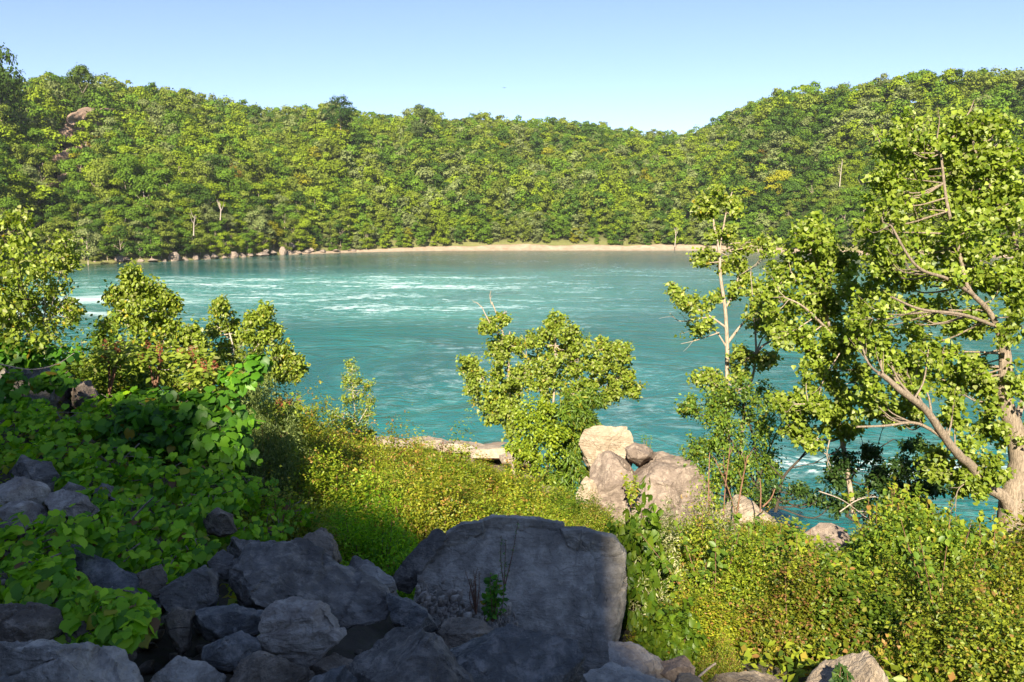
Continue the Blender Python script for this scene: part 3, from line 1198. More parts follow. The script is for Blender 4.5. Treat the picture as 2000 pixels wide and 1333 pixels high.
rock([(118, 1052), (134, 1044), (190, 1080), (245, 1110), (275, 1125), (300, 1160), (318, 1190), (290, 1205), (225, 1200), (175, 1165), (135, 1110)], 6.1, 'blue',
     "long blue-grey slab sloping down through the vine leaves", .5, .9, [(200, 1120, -.12), (270, 1165, -.12)], group=G_FG)
rock([(268, 1072), (290, 1045), (308, 1056), (324, 1085), (300, 1105), (270, 1098)], 7.0, 'dark', "small pointed dark rock poking out of the vine leaves", .4, .5, group=G_FG)
rock([(270, 1122), (316, 1104), (324, 1130), (322, 1162), (302, 1168), (280, 1150)], 6.0, 'brown', "small square brown rock right of the long blue-grey slab", .35, .4, group=G_FG)
rock([(316, 1152), (345, 1140), (378, 1113), (402, 1108), (432, 1118), (455, 1145), (452, 1182), (400, 1206), (340, 1200), (318, 1178)], 5.8, 'dark',
     "wedge-shaped dark rock with a pale lichen spot below the vine", .5, .7, [(440, 1140, -.12), (350, 1160, -.15), (400, 1165, -.16)], group=G_FG)
rock([(409, 1097), (434, 1072), (455, 1084), (464, 1102), (452, 1135), (412, 1120)], 6.3, 'dark', "small upright grey rock left of the large dark slab", .4, .4, group=G_FG)
rock([(442, 1066), (456, 1050), (502, 1056), (524, 1075), (512, 1120), (465, 1112)], 6.7, 'dark', "squat dark rock at the top left corner of the large dark slab", .5, .4, group=G_FG)
rock([(455, 1112, .0), (500, 1064), (600, 1060), (660, 1088), (745, 1140), (775, 1185), (768, 1212), (720, 1240), (640, 1236), (560, 1200), (490, 1188), (466, 1150)], 6.15, 'dark',
     "large dark slab lying across the middle of the rock pile", .7, 1.0, [(490, 1120, -.30), (620, 1170, -.28), (500, 1170, -.45), (700, 1200, -.3)], group=G_FG)
rock([(578, 1068), (600, 1046), (628, 1033), (655, 1050), (670, 1088), (640, 1105), (590, 1095)], 7.3, 'brown', "rounded brown-black rock standing behind the large dark slab", .5, .4, group=G_FG)
rock([(655, 1085), (692, 1080), (732, 1103), (765, 1132), (778, 1162), (720, 1180), (670, 1130)], 6.9, 'dark', "dark rock behind the right end of the large slab", .5, .7, group=G_FG)
rock([(684, 1112), (700, 1098), (735, 1106), (765, 1128), (772, 1150), (740, 1170), (705, 1150)], 6.65, 'grey', "pale grey broken rock on the right end of the large slab", .3, .8, group=G_FG)
rock([(768, 1124), (800, 1085), (848, 1036), (882, 1045), (855, 1085), (818, 1128), (802, 1155), (776, 1145)], 8.0, 'dark',
     "narrow black rock leaning against the left side of the biggest boulder", .5, .2, [(815, 1100, -.12)], group=G_FG)
rock([(798, 1180), (816, 1108), (866, 1052), (892, 1026), (945, 1012), (1096, 1022), (1150, 1034), (1200, 1048), (1224, 1080), (1226, 1140), (1206, 1205), (1200, 1325), (1150, 1365),
      (1000, 1350), (850, 1275)], 7.9, 'grey',
     "biggest grey boulder with a flat face and cracked top ledge", 1.3, .42, [(1180, 1330, -.62), (1192, 1200, -.20)],
     extra=[([(936, 1016), (962, 1005), (1000, 1010), (1040, 1010), (1100, 1019), (1106, 1048), (1060, 1055), (1000, 1047), (938, 1042)], 8.17, .8, .42),
            ([(872, 1040), (900, 1020), (946, 1014), (948, 1036), (905, 1060), (872, 1066)], 8.10, .6, .42),
            ([(1094, 1032), (1130, 1028), (1200, 1045), (1222, 1075), (1222, 1110), (1170, 1100), (1104, 1060)], 8.07, .8, .42)], amp=.008, edge=.035, facet=.02, flat=True, grow=1.0, sm=1)
rock([(513, 1198), (538, 1166), (580, 1160), (642, 1180), (664, 1208), (670, 1236), (632, 1252), (622, 1282), (602, 1308), (560, 1275), (520, 1264), (506, 1230)], 5.15, 'pale',
     "mottled pale stone with a rounded top in front of the large dark slab", .45, .25, [(580, 1210, -.14), (620, 1215, -.12)], group=G_FG, amp=.03)
rock([(360, 1206), (400, 1190), (460, 1184), (512, 1190), (508, 1232), (440, 1255), (380, 1240)], 5.45, 'blue', "smooth blue-grey rock left of the mottled pale stone", .5, .9, group=G_FG)
rock([(318, 1202), (345, 1188), (376, 1196), (374, 1260), (352, 1278), (330, 1245)], 5.3, 'brown', "small dark brown rock between vine tip and blue-grey rock", .4, .4, group=G_FG)
rock([(402, 1262), (424, 1230), (450, 1227), (500, 1245), (506, 1272), (480, 1312), (420, 1305), (398, 1284)], 4.95, 'blue', "dark angular block below the smooth blue-grey rock", .4, .5,
     [(440, 1250, -.10), (480, 1270, -.12)], group=G_FG)
rock([(455, 1335), (480, 1292), (530, 1264), (590, 1290), (625, 1335), (640, 1420), (430, 1420)], 4.7, 'brown', "broad grey-brown rock at the bottom edge below the mottled stone", .5, .7, [(540, 1330, -.2)], group=G_FG)
rock([(608, 1302), (650, 1270), (692, 1285), (682, 1312), (620, 1325)], 5.0, 'brown', "small brown stone wedged right of the mottled stone", .3, .6, group=G_FG)
rock([(606, 1322), (680, 1306), (702, 1342), (695, 1410), (600, 1410)], 4.6, 'blue', "little blue-grey stone at the bottom edge left of the pyramid rock", .3, .5, group=G_FG)
rock([(668, 1302), (700, 1262), (772, 1208), (800, 1213), (842, 1245), (884, 1290), (935, 1345), (930, 1440), (680, 1440), (655, 1350)], 4.75, 'dark',
     "dark pyramid-shaped rock splashed with white at the bottom centre", .6, .7, [(790, 1225, -.10), (760, 1330, -.42), (860, 1360, -.3)], group=G_FG, amp=.03)
rock([(758, 1160), (802, 1174), (832, 1193), (852, 1225), (805, 1238), (770, 1220)], 5.95, 'blue', "flat blue-black slab at the foot of the large dark slab", .5, .9, group=G_FG)
rock([(843, 1216), (870, 1198), (930, 1208), (965, 1235), (955, 1275), (880, 1295), (845, 1255)], 5.9, 'brown', "rough brown rock below the small plant", .5, .7, group=G_FG)
rock([(866, 1266), (950, 1236), (1010, 1224), (1092, 1217), (1112, 1226), (1132, 1285), (1138, 1345), (1110, 1400), (960, 1400), (890, 1340)], 5.1, 'blue',
     "blue-black block with a white streak in front of the biggest boulder", .6, .6, [(900, 1290, -.22), (1070, 1262, -.32), (1090, 1370, -.38), (930, 1370, -.35)], group=G_FG)
rock([(1195, 1258), (1235, 1258), (1320, 1300), (1310, 1335), (1250, 1345), (1192, 1315)], 6.3, 'pale', "flat pale slab at the right foot of the biggest boulder", .35, 1.2, group=G_FG)
rock([(1130, 1322), (1200, 1300), (1290, 1325), (1340, 1360), (1330, 1420), (1120, 1420)], 5.8, 'grey', "low flat grey slab at the bottom edge right of the block", .4, 1.3, group=G_FG)
rock([(1316, 1335), (1325, 1312), (1350, 1308), (1372, 1335), (1360, 1380), (1320, 1380)], 5.9, 'dark', "small dark rock at the bottom edge beside the pale slab", .3, .4, group=G_FG)
rock([(1283, 1312), (1298, 1282), (1332, 1278), (1356, 1305), (1350, 1340), (1300, 1345)], 6.3, 'umber', "small tan stone under the shrub edge", .3, .6, group=G_FG)
rock([(1558, 1350), (1584, 1302), (1610, 1279), (1652, 1284), (1690, 1277), (1714, 1302), (1730, 1350), (1735, 1480), (1550, 1480)], 5.75, 'tan',
     "sunlit cream boulder at the bottom edge on the right", .6, .5, [(1610, 1310, -.15), (1680, 1320, -.18), (1640, 1380, -.3)], facet=.028)
rock([(1370, 1335), (1400, 1316), (1470, 1312), (1520, 1330), (1530, 1390), (1370, 1390)], 6.2, 'brown', "low brown rock beneath the shrubs left of the cream boulder", .4, .6, group=G_FG)
rock([(-40, 750), (10, 702), (80, 698), (116, 720), (152, 762), (156, 815), (-50, 850)], 11.8, 'dark', "big dark boulder on the left bank draped with vine", 1.6, .5, [(90, 740, -.3), (20, 780, -.4)])
rock([(136, 748), (176, 747), (194, 776), (188, 800), (145, 800)], 12.2, 'umber', "smaller brown boulder right of the big dark bank boulder", .7, .4)
rock([(18, 918), (45, 894), (96, 904), (112, 926), (110, 962), (35, 962)], 8.8, 'dark', "dark rock among vines above the pale stones at the left", .6, .4)
rock([(-25, 962), (30, 934), (85, 941), (97, 966), (70, 1005), (-25, 1015)], 8.0, 'pale', "pale rounded stone at the left edge among the vines", .5, .6)
rock([(88, 968), (125, 955), (165, 968), (190, 990), (165, 1010), (88, 1008)], 7.5, 'pale', "pale bluish stone right of the pale rounded stone", .4, 1.1)
rock([(120, 960), (135, 942), (170, 955), (185, 975), (150, 985)], 8.3, 'dark', "small dark stone behind the pale bluish stone", .4, .5)
rock([(-20, 985), (25, 975), (90, 985), (100, 1010), (40, 1030), (-30, 1030)], 7.4, 'pale', "low whitish slab below the pale rounded stone", .4, 1.1)
rock([(398, 1008), (425, 994), (452, 1008), (460, 1036), (430, 1045), (400, 1035)], 7.7, 'brown', "dark rock half hidden in vine left of the shaded bush", .4, .4)
rock([(180, 965), (200, 945), (235, 955), (245, 985), (195, 990)], 8.6, 'dark', "dark stone in the gap beneath the shaded vine bush", .4, .4)
# sunlit boulders by the middle trees
rock([(1128, 868), (1140, 842), (1168, 831), (1198, 836), (1226, 831), (1238, 855), (1242, 895), (1225, 935), (1150, 930)], 20.9, 'tan',
     "bright cream boulder, topmost of the sunlit boulders", 1.6, .3, [(1180, 870, -.4)], amp=.02, grow=1.04)
rock([(1138, 930), (1172, 890), (1212, 888), (1252, 930), (1258, 1010), (1200, 1030), (1146, 1000)], 19.9, 'umber', "brown sloping boulder below the bright cream one", 1.2, .4, [(1190, 920, -.4)], grow=1.10, facet=.04)
rock([(1128, 955), (1146, 925), (1180, 952), (1180, 1020), (1125, 1015)], 19.6, 'tan', "small cream block at the left foot of the sunlit boulders", .7, .3, grow=1.04)
rock([(1214, 874), (1238, 861), (1262, 866), (1280, 880), (1282, 900), (1250, 915), (1222, 900)], 20.2, 'umber', "thin broken ledge between the cream and the huge boulder", 1.2, .4, facet=.028, grow=.85)
rock([(1232, 930), (1248, 892), (1275, 872), (1303, 880), (1342, 902), (1372, 942), (1390, 975), (1388, 1030), (1335, 1075), (1275, 1075), (1240, 1020)], 19.2, 'umber',
     "huge weathered pinkish boulder in the sun right of the middle trees", 1.8, .4, [(1262, 905, -.35), (1340, 960, -.5), (1290, 1000, -.5)], amp=.022,
     extra=[([(1255, 985), (1290, 978), (1300, 1010), (1280, 1040), (1250, 1030)], 18.8, .5, .3)], edge=.09, grow=1.14, facet=.04)
rock([(1376, 1022), (1408, 992), (1440, 954), (1474, 988), (1525, 1030), (1510, 1065), (1390, 1065)], 16.6, 'tan', "pyramid-shaped pale boulder with thin bare stems in front", 1.2, .4,
     [(1450, 985, -.25), (1440, 1040, -.5)], amp=.015, grow=1.04, facet=.028)
rock([(1572, 1040), (1618, 1019), (1650, 1034), (1684, 1072), (1686, 1100), (1640, 1115), (1590, 1080)], 13.0, 'umber', "rounded weathered boulder rising from the right-hand shrubs", .9, .6, [(1630, 1060, -.25)], facet=.028)
rock([(1030, 965), (1060, 948), (1095, 955), (1100, 980), (1040, 985)], 20.5, 'umber', "low stone at the foot of the middle tree", .6, .4)
# ledges at the near waterline
for k, (a, b, y0, Yd) in enumerate([(642, 692, 838, 50.5), (800, 868, 850, 49.5), (858, 935, 857, 47.5), (925, 1000, 868, 45), (985, 1040, 880, 43), (690, 800, 850, 48)]):
    ph = ["low pale shore ledge beside the thin birch sapling", "pale shore ledge left of the red-leaved shrub", "pale flat shore ledge right of the red-leaved shrub",
          "pale shore ledge just left of the middle tree", "pale shore ledge behind the middle tree trunk", "low shore ledge behind the yellow thicket"][k]
    m_ = (a + b) / 2
    rock([(a - 8, y0 + 10), (a + 12, y0 + 5), (m_, y0 + 3), (b - 10, y0 + 7), (b + 8, y0 + 12), (b, y0 + 26), (a, y0 + 26)], Yd, 'tan', ph, 3.0, 2.6, cat="rock ledge", name="rock_ledge", amp=.012, facet=.015,
         group="pale ledges along the near waterline")

# far shore boulders
FB = [(232, 498, 14, 17), (248, 505, 12, 9), (340, 499, 17, 20), (362, 505, 12, 10), (382, 500, 14, 15), (402, 500, 12, 14), (420, 499, 14, 12), (455, 497, 17, 15), (475, 497, 11, 10), (488, 494, 12, 12),
      (510, 494, 20, 7), (535, 492, 14, 9), (552, 488, 12, 17), (566, 487, 11, 15), (580, 490, 14, 10), (600, 489, 14, 7), (300, 507, 18, 7), (275, 509, 12, 8), (187, 512, 9, 7), (205, 512, 8, 5),
      (630, 489, 13, 5), (655, 488, 12, 5), (690, 489, 10, 4), (610, 486, 9, 6), (570, 476, 9, 12), (322, 508, 10, 6), (438, 502, 9, 7), (520, 489, 9, 6)]
protos = []
for v in range(5):
    rg = np.random.default_rng(50 + v)
    pp = unit(rg.normal(size=(14, 3))) * np.array([1, .8, .8]) * rg.uniform(.8, 1.1, (14, 1))
    V, Fc = hull_rock(pp, .16, 1, .04, 60 + v)
    protos.append(mesh_np("shore_boulder", V, Fc, smooth=False))
    protos[-1].materials.append(ROCKS['umber'])
for k, (px, py, hw, hh) in enumerate(FB):
    u = pxu(px)
    Y = float(shoreY(u)) + 2
    P = at(px, py + hh * .3, Y)
    e = bpy.data.objects.new("shore_boulder", protos[k % 5])
    COL.objects.link(e)
    e.location = P
    s = Y / F
    e.scale = (hw * s, hw * s * .9, hh * s * .95)
    e.rotation_euler = (0, 0, k * 1.3)
    part = "left" if px < 310 else ("middle" if px < 500 else "right")
    same = sorted(q[0] for q in FB if ("left" if q[0] < 310 else ("middle" if q[0] < 500 else "right")) == part)
    tag(e, "tan waterline boulder, %s on the %s third of the far rocky shore" % (ordinal(same.index(px)), part), "boulder", "boulders along the far left waterline")

# rubble between the foreground rocks
acc = Acc()
rg = np.random.default_rng(3)
rub = []
for v in range(6):
    pp = np.array([(a, b, c) for a in (-1, 1) for b in (-1, 1) for c in (-1, 1)], float) * np.array([1, .75, .5]) * rg.uniform(.45, 1.0, (8, 1)) + rg.normal(size=(8, 3)) * .1
    rub.append(hull_rock(pp, .7, 0, .02, 80 + v))


def strew(n, fx, smin, smax, lift=0.0):
    for _ in range(n):
        px, Y = fx()
        X = (px - 1000) / F * Y
        V, Fc = rub[rg.integers(6)]
        s = rg.uniform(smin, smax)
        a = rg.uniform(0, 6.28)
        R = np.array([[math.cos(a), -math.sin(a), 0], [math.sin(a), math.cos(a), 0], [0, 0, 1]])
        acc.add(V @ R.T * s + np.array([X, Y, g1(X, Y) + s * .3 + lift]), Fc)


strew(650, lambda: (rg.uniform(-100, 1450), rg.uniform(3.6, 7.6)), .02, .10)
strew(36, lambda: (rg.uniform(-100, 1250), rg.uniform(4.2, 7.6)), .14, .26)
obj("rubble", acc.mesh("rubble", False, False), ROCKS['brown'], kind="stuff", label="loose dark rubble between the foreground boulders", cat="rubble")
acc = Acc()
for _ in range(260):
    px = rg.uniform(812, 1010)
    py = 1165 + (px - 812) * .30 + rg.normal() * 16
    P = at(px, py, 7.25 - (py - 1180) * .006 + rg.normal() * .05)
    V, Fc = rub[rg.integers(6)]
    s = .012 + .06 * rg.uniform(0, 1) ** 3
    acc.add(V[:, [1, 2, 0]] * s + P, Fc)
obj("stone_chips", acc.mesh("stone_chips", False, False), ROCKS['pale'], kind="stuff", label="pale stone chips heaped against the biggest boulder", cat="stone chips")

# ------------------------------------------------------------------ leaf colours
PAL_YG = [(6, (.215, .27, .02)), (5, (.29, .33, .026)), (2.5, (.11, .17, .016)), (1.1, (.33, .26, .035)), (.5, (.33, .18, .055)), (.8, (.07, .12, .016))]
PAL_RUST = [(6, (.225, .265, .020)), (3, (.32, .31, .03)), (1.3, (.36, .20, .06)), (2, (.14, .18, .02))]
PAL_GREEN = [(6, (.11, .19, .02)), (4, (.17, .24, .022)), (2, (.07, .13, .016)), (.8, (.24, .24, .025))]
PAL_BRIGHT = [(5, (.12, .22, .015)), (3, (.17, .26, .02)), (3, (.08, .17, .014))]
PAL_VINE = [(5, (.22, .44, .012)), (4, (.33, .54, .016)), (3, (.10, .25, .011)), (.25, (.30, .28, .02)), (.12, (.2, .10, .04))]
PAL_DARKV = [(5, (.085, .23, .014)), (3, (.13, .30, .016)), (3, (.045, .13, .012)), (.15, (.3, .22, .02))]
PAL_WILLOW = [(5, (.16, .21, .06)), (3, (.21, .26, .08)), (3, (.10, .145, .04))]
PAL_WHITE = [(5, (.16, .20, .03)), (4, (.46, .46, .28)), (2, (.08, .13, .02))]
PAL_POPLAR = [(6, (.205, .27, .026)), (4, (.27, .33, .045)), (2.5, (.13, .19, .02)), (1, (.31, .33, .11)), (.3, (.38, .31, .03))]
PAL_COTTON = [(6, (.195, .265, .022)), (4, (.26, .325, .04)), (2.5, (.12, .185, .018)), (1.2, (.32, .36, .11))]
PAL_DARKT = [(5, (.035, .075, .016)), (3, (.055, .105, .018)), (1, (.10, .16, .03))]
PAL_RED = [(4, (.26, .09, .04)), (3, (.20, .13, .04)), (3, (.10, .13, .02))]


# ------------------------------------------------------------------ shrubs
def shrub_proto(seed, pal, nshoot, per, tmpl, lsz, spread=.55, droop=.0, upb=.5, tip=None, low=.12):
    """unit shrub: radius about 1, height about 1"""
    rg = np.random.default_rng(seed)
    stems = Acc()
    P, Nn, A, C = [], [], [], []
    for k in range(nshoot):
        a = rg.uniform(0, 6.283)
        rr = math.sqrt(rg.uniform(0, 1))
        top = np.array([rr * math.cos(a), rr * math.sin(a), (1 - rr ** 2.4) * (rg.uniform(.55, 1.0) if rg.random() < .8 else rg.uniform(1.0, 1.3)) + low])
        top[2] *= 1 + .42 * vnoise(np.array([[top[0] * 2.6, top[1] * 2.6, seed]]), seed)[0]
        top[:2] *= 1 + .25 * vnoise(np.array([[a * 1.6, top[2] * 2, seed]]), seed + 3)[0]
        base = np.array([top[0] * .35, top[1] * .35, -.12])
        mid = (base + top) * .5 + np.array([top[0] * .12, top[1] * .12, .08])
        path = spline([base, mid, top], 4)
        if k % 17 == 0:
            tube(stems, path[:-2], .012, .005, 4)
        ts = rg.uniform(.45, 1.03, per)
        idx = ts * (len(path) - 1)
        i0 = np.clip(idx.astype(int), 0, len(path) - 2)
        fr = (idx - i0)[:, None]
        q = path[i0] * (1 - fr) + path[i0 + 1] * fr + rg.normal(size=(per, 3)) * np.array([.05, .05, .035])
        P.append(q)
        outw = unit(top - np.array([0, 0, .2]))
        Nn.append(outw * .5 + np.array([0, 0, upb]) + rg.normal(size=(per, 3)) * .55)
        A.append(outw * spread + rg.normal(size=(per, 3)) * .6 - np.array([0, 0, droop]))
        c = pick(pal, per)
        if tip is not None and rg.random() < tip[0]:
            s = ts > .93
            c[s] = np.array(tip[1]) * rg.uniform(.7, 1.25, (s.sum(), 1))
        C.append(c * rg.uniform(.85, 1.15))
    P, Nn, A, C = map(np.concatenate, (P, Nn, A, C))
    S = lsz * rg.uniform(.6, 1.3, len(P))
    V, Fc, Cc = leaves(P, Nn, S, tmpl, C, along=A)
    return mesh_np("foliage", V, Fc, Cc), stems.mesh("stems", True, False)


SHRUB = {
    'yg': [shrub_proto(300 + k, PAL_YG, 330, 66, T_DIAMOND, .046, tip=(.10, (.36, .22, .06))) for k in range(4)],
    'rust': [shrub_proto(320 + k, PAL_RUST, 330, 62, T_DIAMOND, .044, tip=(.3, (.36, .19, .07))) for k in range(2)],
    'green': [shrub_proto(330 + k, PAL_GREEN, 230, 60, T_OVAL, .064) for k in range(3)],
    'bright': [shrub_proto(340 + k, PAL_BRIGHT, 200, 14, T_GRAPE, .12) for k in range(2)],
    'dark': [shrub_proto(350, PAL_VINE, 700, 34, T_DIAMOND, .045)],
    'willow': [shrub_proto(360, PAL_WILLOW, 800, 44, T_NARROW, .055, spread=.9)],
    'white': [shrub_proto(370, PAL_WHITE, 380, 30, T_NARROW, .075, spread=.9)],
    'sumac': [shrub_proto(380 + k, PAL_BRIGHT, 200, 38, T_NARROW, .09, spread=1.2, droop=.3) for k in range(2)],
    'red': [shrub_proto(390, PAL_RED, 200, 24, T_DIAMOND, .06)],
}
SLAB = {'yg': "small-leaved yellow-green shrub", 'rust': "yellow-green shrub with rusty orange tips", 'green': "mid-green leafy shrub",
        'bright': "bright green plant with large lobed leaves", 'dark': "dense dark green bush", 'willow': "grey-green willow shrub with fine narrow leaves",
        'white': "shrub flecked with cream-white flowers", 'sumac': "light green plant with feathery leaves", 'red': "reddish shrub"}


LIM = np.array([(-200, 640), (0, 640), (200, 650), (400, 700), (540, 790), (640, 795), (690, 835), (740, 830), (780, 825), (830, 860), (900, 895), (950, 905), (1010, 915), (1060, 935),
                (1130, 962), (1200, 968), (1235, 985), (1262, 1030), (1385, 1044), (1420, 1035), (1520, 1030), (1560, 1010), (1600, 1050), (1688, 1098), (1720, 1010), (1800, 990), (1900, 1000),
                (1960, 1050), (2100, 1060)], float)


def cap_height(X, Y, r, h, lim=True):
    """keep the plant under the traced top line of the thickets"""
    gz = g1(X, Y)
    px = 1000 + F * X / Y * .99
    rp = r * F / Y
    q = np.array([px - .6 * rp, px, px + .6 * rp])
    ly = np.interp(q, LIM[:, 0], LIM[:, 1])
    zt = min(at(a, b, Y)[2] for a, b in zip(q, ly))
    return min(h, (zt - gz) / 1.13) * RNG.choice([.62, .8, .95, 1.05, 1.22], p=[.2, .25, .25, .2, .1])


def shrub(kind, X, Y, r, h, where, group, sink=0.0, lab=None):
    k = RNG.integers(len(SHRUB[kind]))
    fm, sm_ = SHRUB[kind][k]
    e = obj("shrub", None, None, loc=(X, Y, g1(X, Y) - sink))
    e.rotation_euler = (0, 0, RNG.uniform(0, 6.28))
    e.scale = (r, r * RNG.uniform(.9, 1.1), h)
    tag(e, lab or "%s %s" % (SLAB[kind], where), "shrub", group)
    f = obj("foliage", fm, LEAF, e)
    v = RNG.uniform(.70, 1.18)
    f.color = (v * RNG.uniform(.92, 1.1), v, v * RNG.uniform(.85, 1.1), 1)
    obj("stems", sm_, TWIG_RED, e)
    return e


def thicket(px0, px1, Y0, Y1, n, kinds, hr, rr, where, group, veto=None):
    got = []
    batch = []
    tries = 0
    while len(got) < n and tries < n * 60:
        tries += 1
        px = RNG.uniform(px0, px1)
        Y = RNG.uniform(Y0, Y1)
        X = (px - 1000) / F * Y
        r = RNG.uniform(*rr)
        if any((X - a) ** 2 + (Y - b) ** 2 < (.55 * (r + c)) ** 2 for a, b, c in got):
            continue
        if veto and veto(px, Y, r):
            continue
        hh = cap_height(X, Y, r, RNG.uniform(*hr))
        if hh < .3:
            continue
        got.append((X, Y, r))
        kd = random.choices([k[0] for k in kinds], [k[1] for k in kinds])[0]
        if kd == 'bright':
            r = r * .6
        batch.append((px, Y, kd, X, r, hh * (.8 if kd == 'bright' else 1)))
    plant_batch(batch, where, group)


KSHORT = {'yg': "yellow-green shrub", 'rust': "rusty-tipped shrub", 'green': "mid-green shrub", 'bright': "large-leaved plant", 'dark': "dark bush", 'willow': "grey-green willow",
          'white': "cream-flecked shrub", 'sumac': "feathery-leaved plant", 'red': "reddish shrub"}


def plant_batch(batch, where, group):
    """label every shrub by its look, its row and its place along that row"""
    if not batch:
        return
    ym = sorted(b[1] for b in batch)
    c1, c2 = ym[len(ym) // 3], ym[2 * len(ym) // 3]
    rows = {}
    for b in batch:
        row = "front" if b[1] < c1 else ("middle" if b[1] < c2 else "back")
        rows.setdefault((b[2], row), []).append(b)
    for (kd, row), bs in rows.items():
        bs.sort()
        for k, (px, Y, _, X, r, h) in enumerate(bs):
            o_ = "only " if len(bs) == 1 else ""
            pos = "in" if len(bs) == 1 else ordinal(k) + " in"
            lb_ = "%s%s, %s %s row %s" % (o_, KSHORT[kd], pos, row, where)
            if len(lb_.split()) > 16:
                lb_ = lb_.replace("from the left in", "in")
            shrub(kd, X, Y, r, h, "", group, lab=lb_)


MIXA = [('yg', 6), ('rust', 1.6), ('green', 1), ('sumac', .5)]
MIXB = [('yg', 5), ('rust', 1.6), ('green', 5), ('bright', 2.4), ('sumac', 1), ('dark', .8)]


def vetoA(px, Y, r):
    # keep the front of the sunlit boulders clear
    rp = r * F / Y
    if Y < 20 and px + rp * .8 > 1235 and px < 1390 and Y > 15.0:
        return True
    return False


thicket(600, 1010, 12.2, 17, 15, MIXA, (.85, 1.2), (.9, 1.35), "just behind the biggest boulder", "sunlit thicket below the rock pile", vetoA)
thicket(1010, 1420, 11.2, 16.4, 15, MIXA, (.5, .8), (.7, 1.0), "before the sunlit boulders", "sunlit thicket below the rock pile", vetoA)
thicket(560, 900, 17, 26, 18, MIXA, (1.1, 1.7), (1.2, 1.9), "under the thin birch sapling", "sunlit thicket below the rock pile")
thicket(560, 820, 26, 40, 18, MIXA, (1.0, 1.5), (1.5, 2.2), "near the shore ledges", "sunlit thicket below the rock pile")
thicket(880, 1130, 17, 24, 10, [('yg', 3), ('sumac', 2), ('green', 1)], (.7, 1.1), (1.0, 1.4), "round the middle trees", "low plants round the middle trees")
thicket(830, 1060, 26, 42, 16, [('sumac', 3), ('yg', 3), ('green', 1)], (.7, 1.4), (1.0, 1.6), "on the shore by the middle trees", "low plants round the middle trees")


def vetoB(px, Y, r):
    rp = r * F / Y
    if Y < 9.5 and px - rp * .9 < 1235:
        return True
    if 1540 - rp * 1.0 < px < 1740 + rp * 1.0 and Y < 7.6:
        return True
    if Y > 12 and 1520 < px < 1740:
        return True
    return Y < 7.6 and px - rp < 1345


thicket(1260, 1620, 6.9, 13, 27, MIXB, (.75, 1.1), (.75, 1.1), "right of the biggest boulder", "shrubs on the right-hand slope", vetoB)
thicket(1890, 2110, 5.2, 6.6, 5, MIXB, (.5, .75), (.55, .8), "in the bottom right corner", "shrubs on the right-hand slope")
thicket(1390, 1490, 6.2, 6.9, 4, MIXB, (.22, .3), (.25, .35), "left of the cream boulder", "shrubs on the right-hand slope")
thicket(1620, 2080, 6.3, 13, 28, MIXB + [('green', 3)], (.75, 1.15), (.75, 1.1), "in the bottom right corner", "shrubs on the right-hand slope", vetoB)
thicket(1390, 1600, 14.5, 17.5, 7, [('green', 3), ('yg', 3)], (.6, .9), (.8, 1.1), "behind the pyramid-shaped pale boulder", "shrubs on the right-hand slope")
thicket(1470, 1680, 14, 17.5, 8, [('green', 3), ('yg', 3)], (.8, 1.3), (.8, 1.1), "by the rounded right-hand boulder", "shrubs on the right-hand slope")
thicket(1470, 1640, 16.5, 20.5, 9, [('green', 3), ('yg', 2)], (1.0, 1.9), (.9, 1.3), "over the water by the slender trees", "shrubs on the right-hand slope")
thicket(1750, 2060, 12.5, 15, 8, [('green', 2), ('yg', 3), ('rust', 1)], (.7, 1.0), (.7, 1.0), "at the foot of the big cottonwood", "shrubs on the right-hand slope")
for k, (px, Y, r, h) in enumerate([(1285, 9.8, .62, 1.0), (1345, 10.4, .55, .9), (1420, 11.5, .6, .85)]):
    shrub('white', (px - 1000) / F * Y, Y, r, h, "", "cream-flecked shrubs",
          lab=["cream-flecked shrub just right of the biggest boulder", "cream-flecked shrub above the other one on the right slope", "pale-flecked shrub below the pyramid-shaped boulder"][k])
shrub('bright', (1250 - 1000) / F * 9.6, 9.6, .5, 1.15, "", "large-leaved plants", lab="bright large-leaved vine clump touching the biggest boulder's right edge")
shrub('bright', (1330 - 1000) / F * 7.8, 7.8, .42, .55, "", "large-leaved plants", lab="bright large-leaved plant low above the pale slab")
shrub('dark', (722 - 1000) / F * 9.8, 9.8, .78, 1.0, "", "shaded bushes", lab="round dark green bush in the shade behind the rock pile")
shrub('dark', (640 - 1000) / F * 10.4, 10.4, .6, .7, "", "shaded bushes", lab="smaller dark bush left of the round shaded bush")
shrub('yg', (530 - 1000) / F * 9.3, 9.3, .8, .75, "", "shaded bushes", lab="olive shrub in the shade left of the dark bush")
shrub('willow', (505 - 1000) / F * 12.6, 12.6, .8, 1.75, "", "willow shrubs", lab="grey-green willow bush between the vines and the yellow thicket")
shrub('willow', (470 - 1000) / F * 14.2, 14.2, 1.0, 1.8, "", "willow shrubs", lab="willow bush behind the shaded vine mound")
shrub('red', (852 - 1000) / F * 41, 41, 1.3, 1.25, "", "red shrubs", lab="small red-leaved shrub on the pale shore ledge")
thicket(150, 420, 14.5, 18.5, 12, [('green', 4), ('yg', 2), ('willow', 1)], (1.0, 1.5), (1.0, 1.4), "under the left-hand poplars", "shrubs under the left poplars")
thicket(-60, 200, 13.5, 18, 9, [('green', 4), ('bright', 2)], (.9, 1.3), (1.0, 1.4), "behind the big dark boulder on the left bank", "shrubs under the left poplars")
thicket(400, 600, 15.5, 24, 9, MIXA, (1.2, 1.8), (1.1, 1.6), "behind the willow bushes", "sunlit thicket below the rock pile")

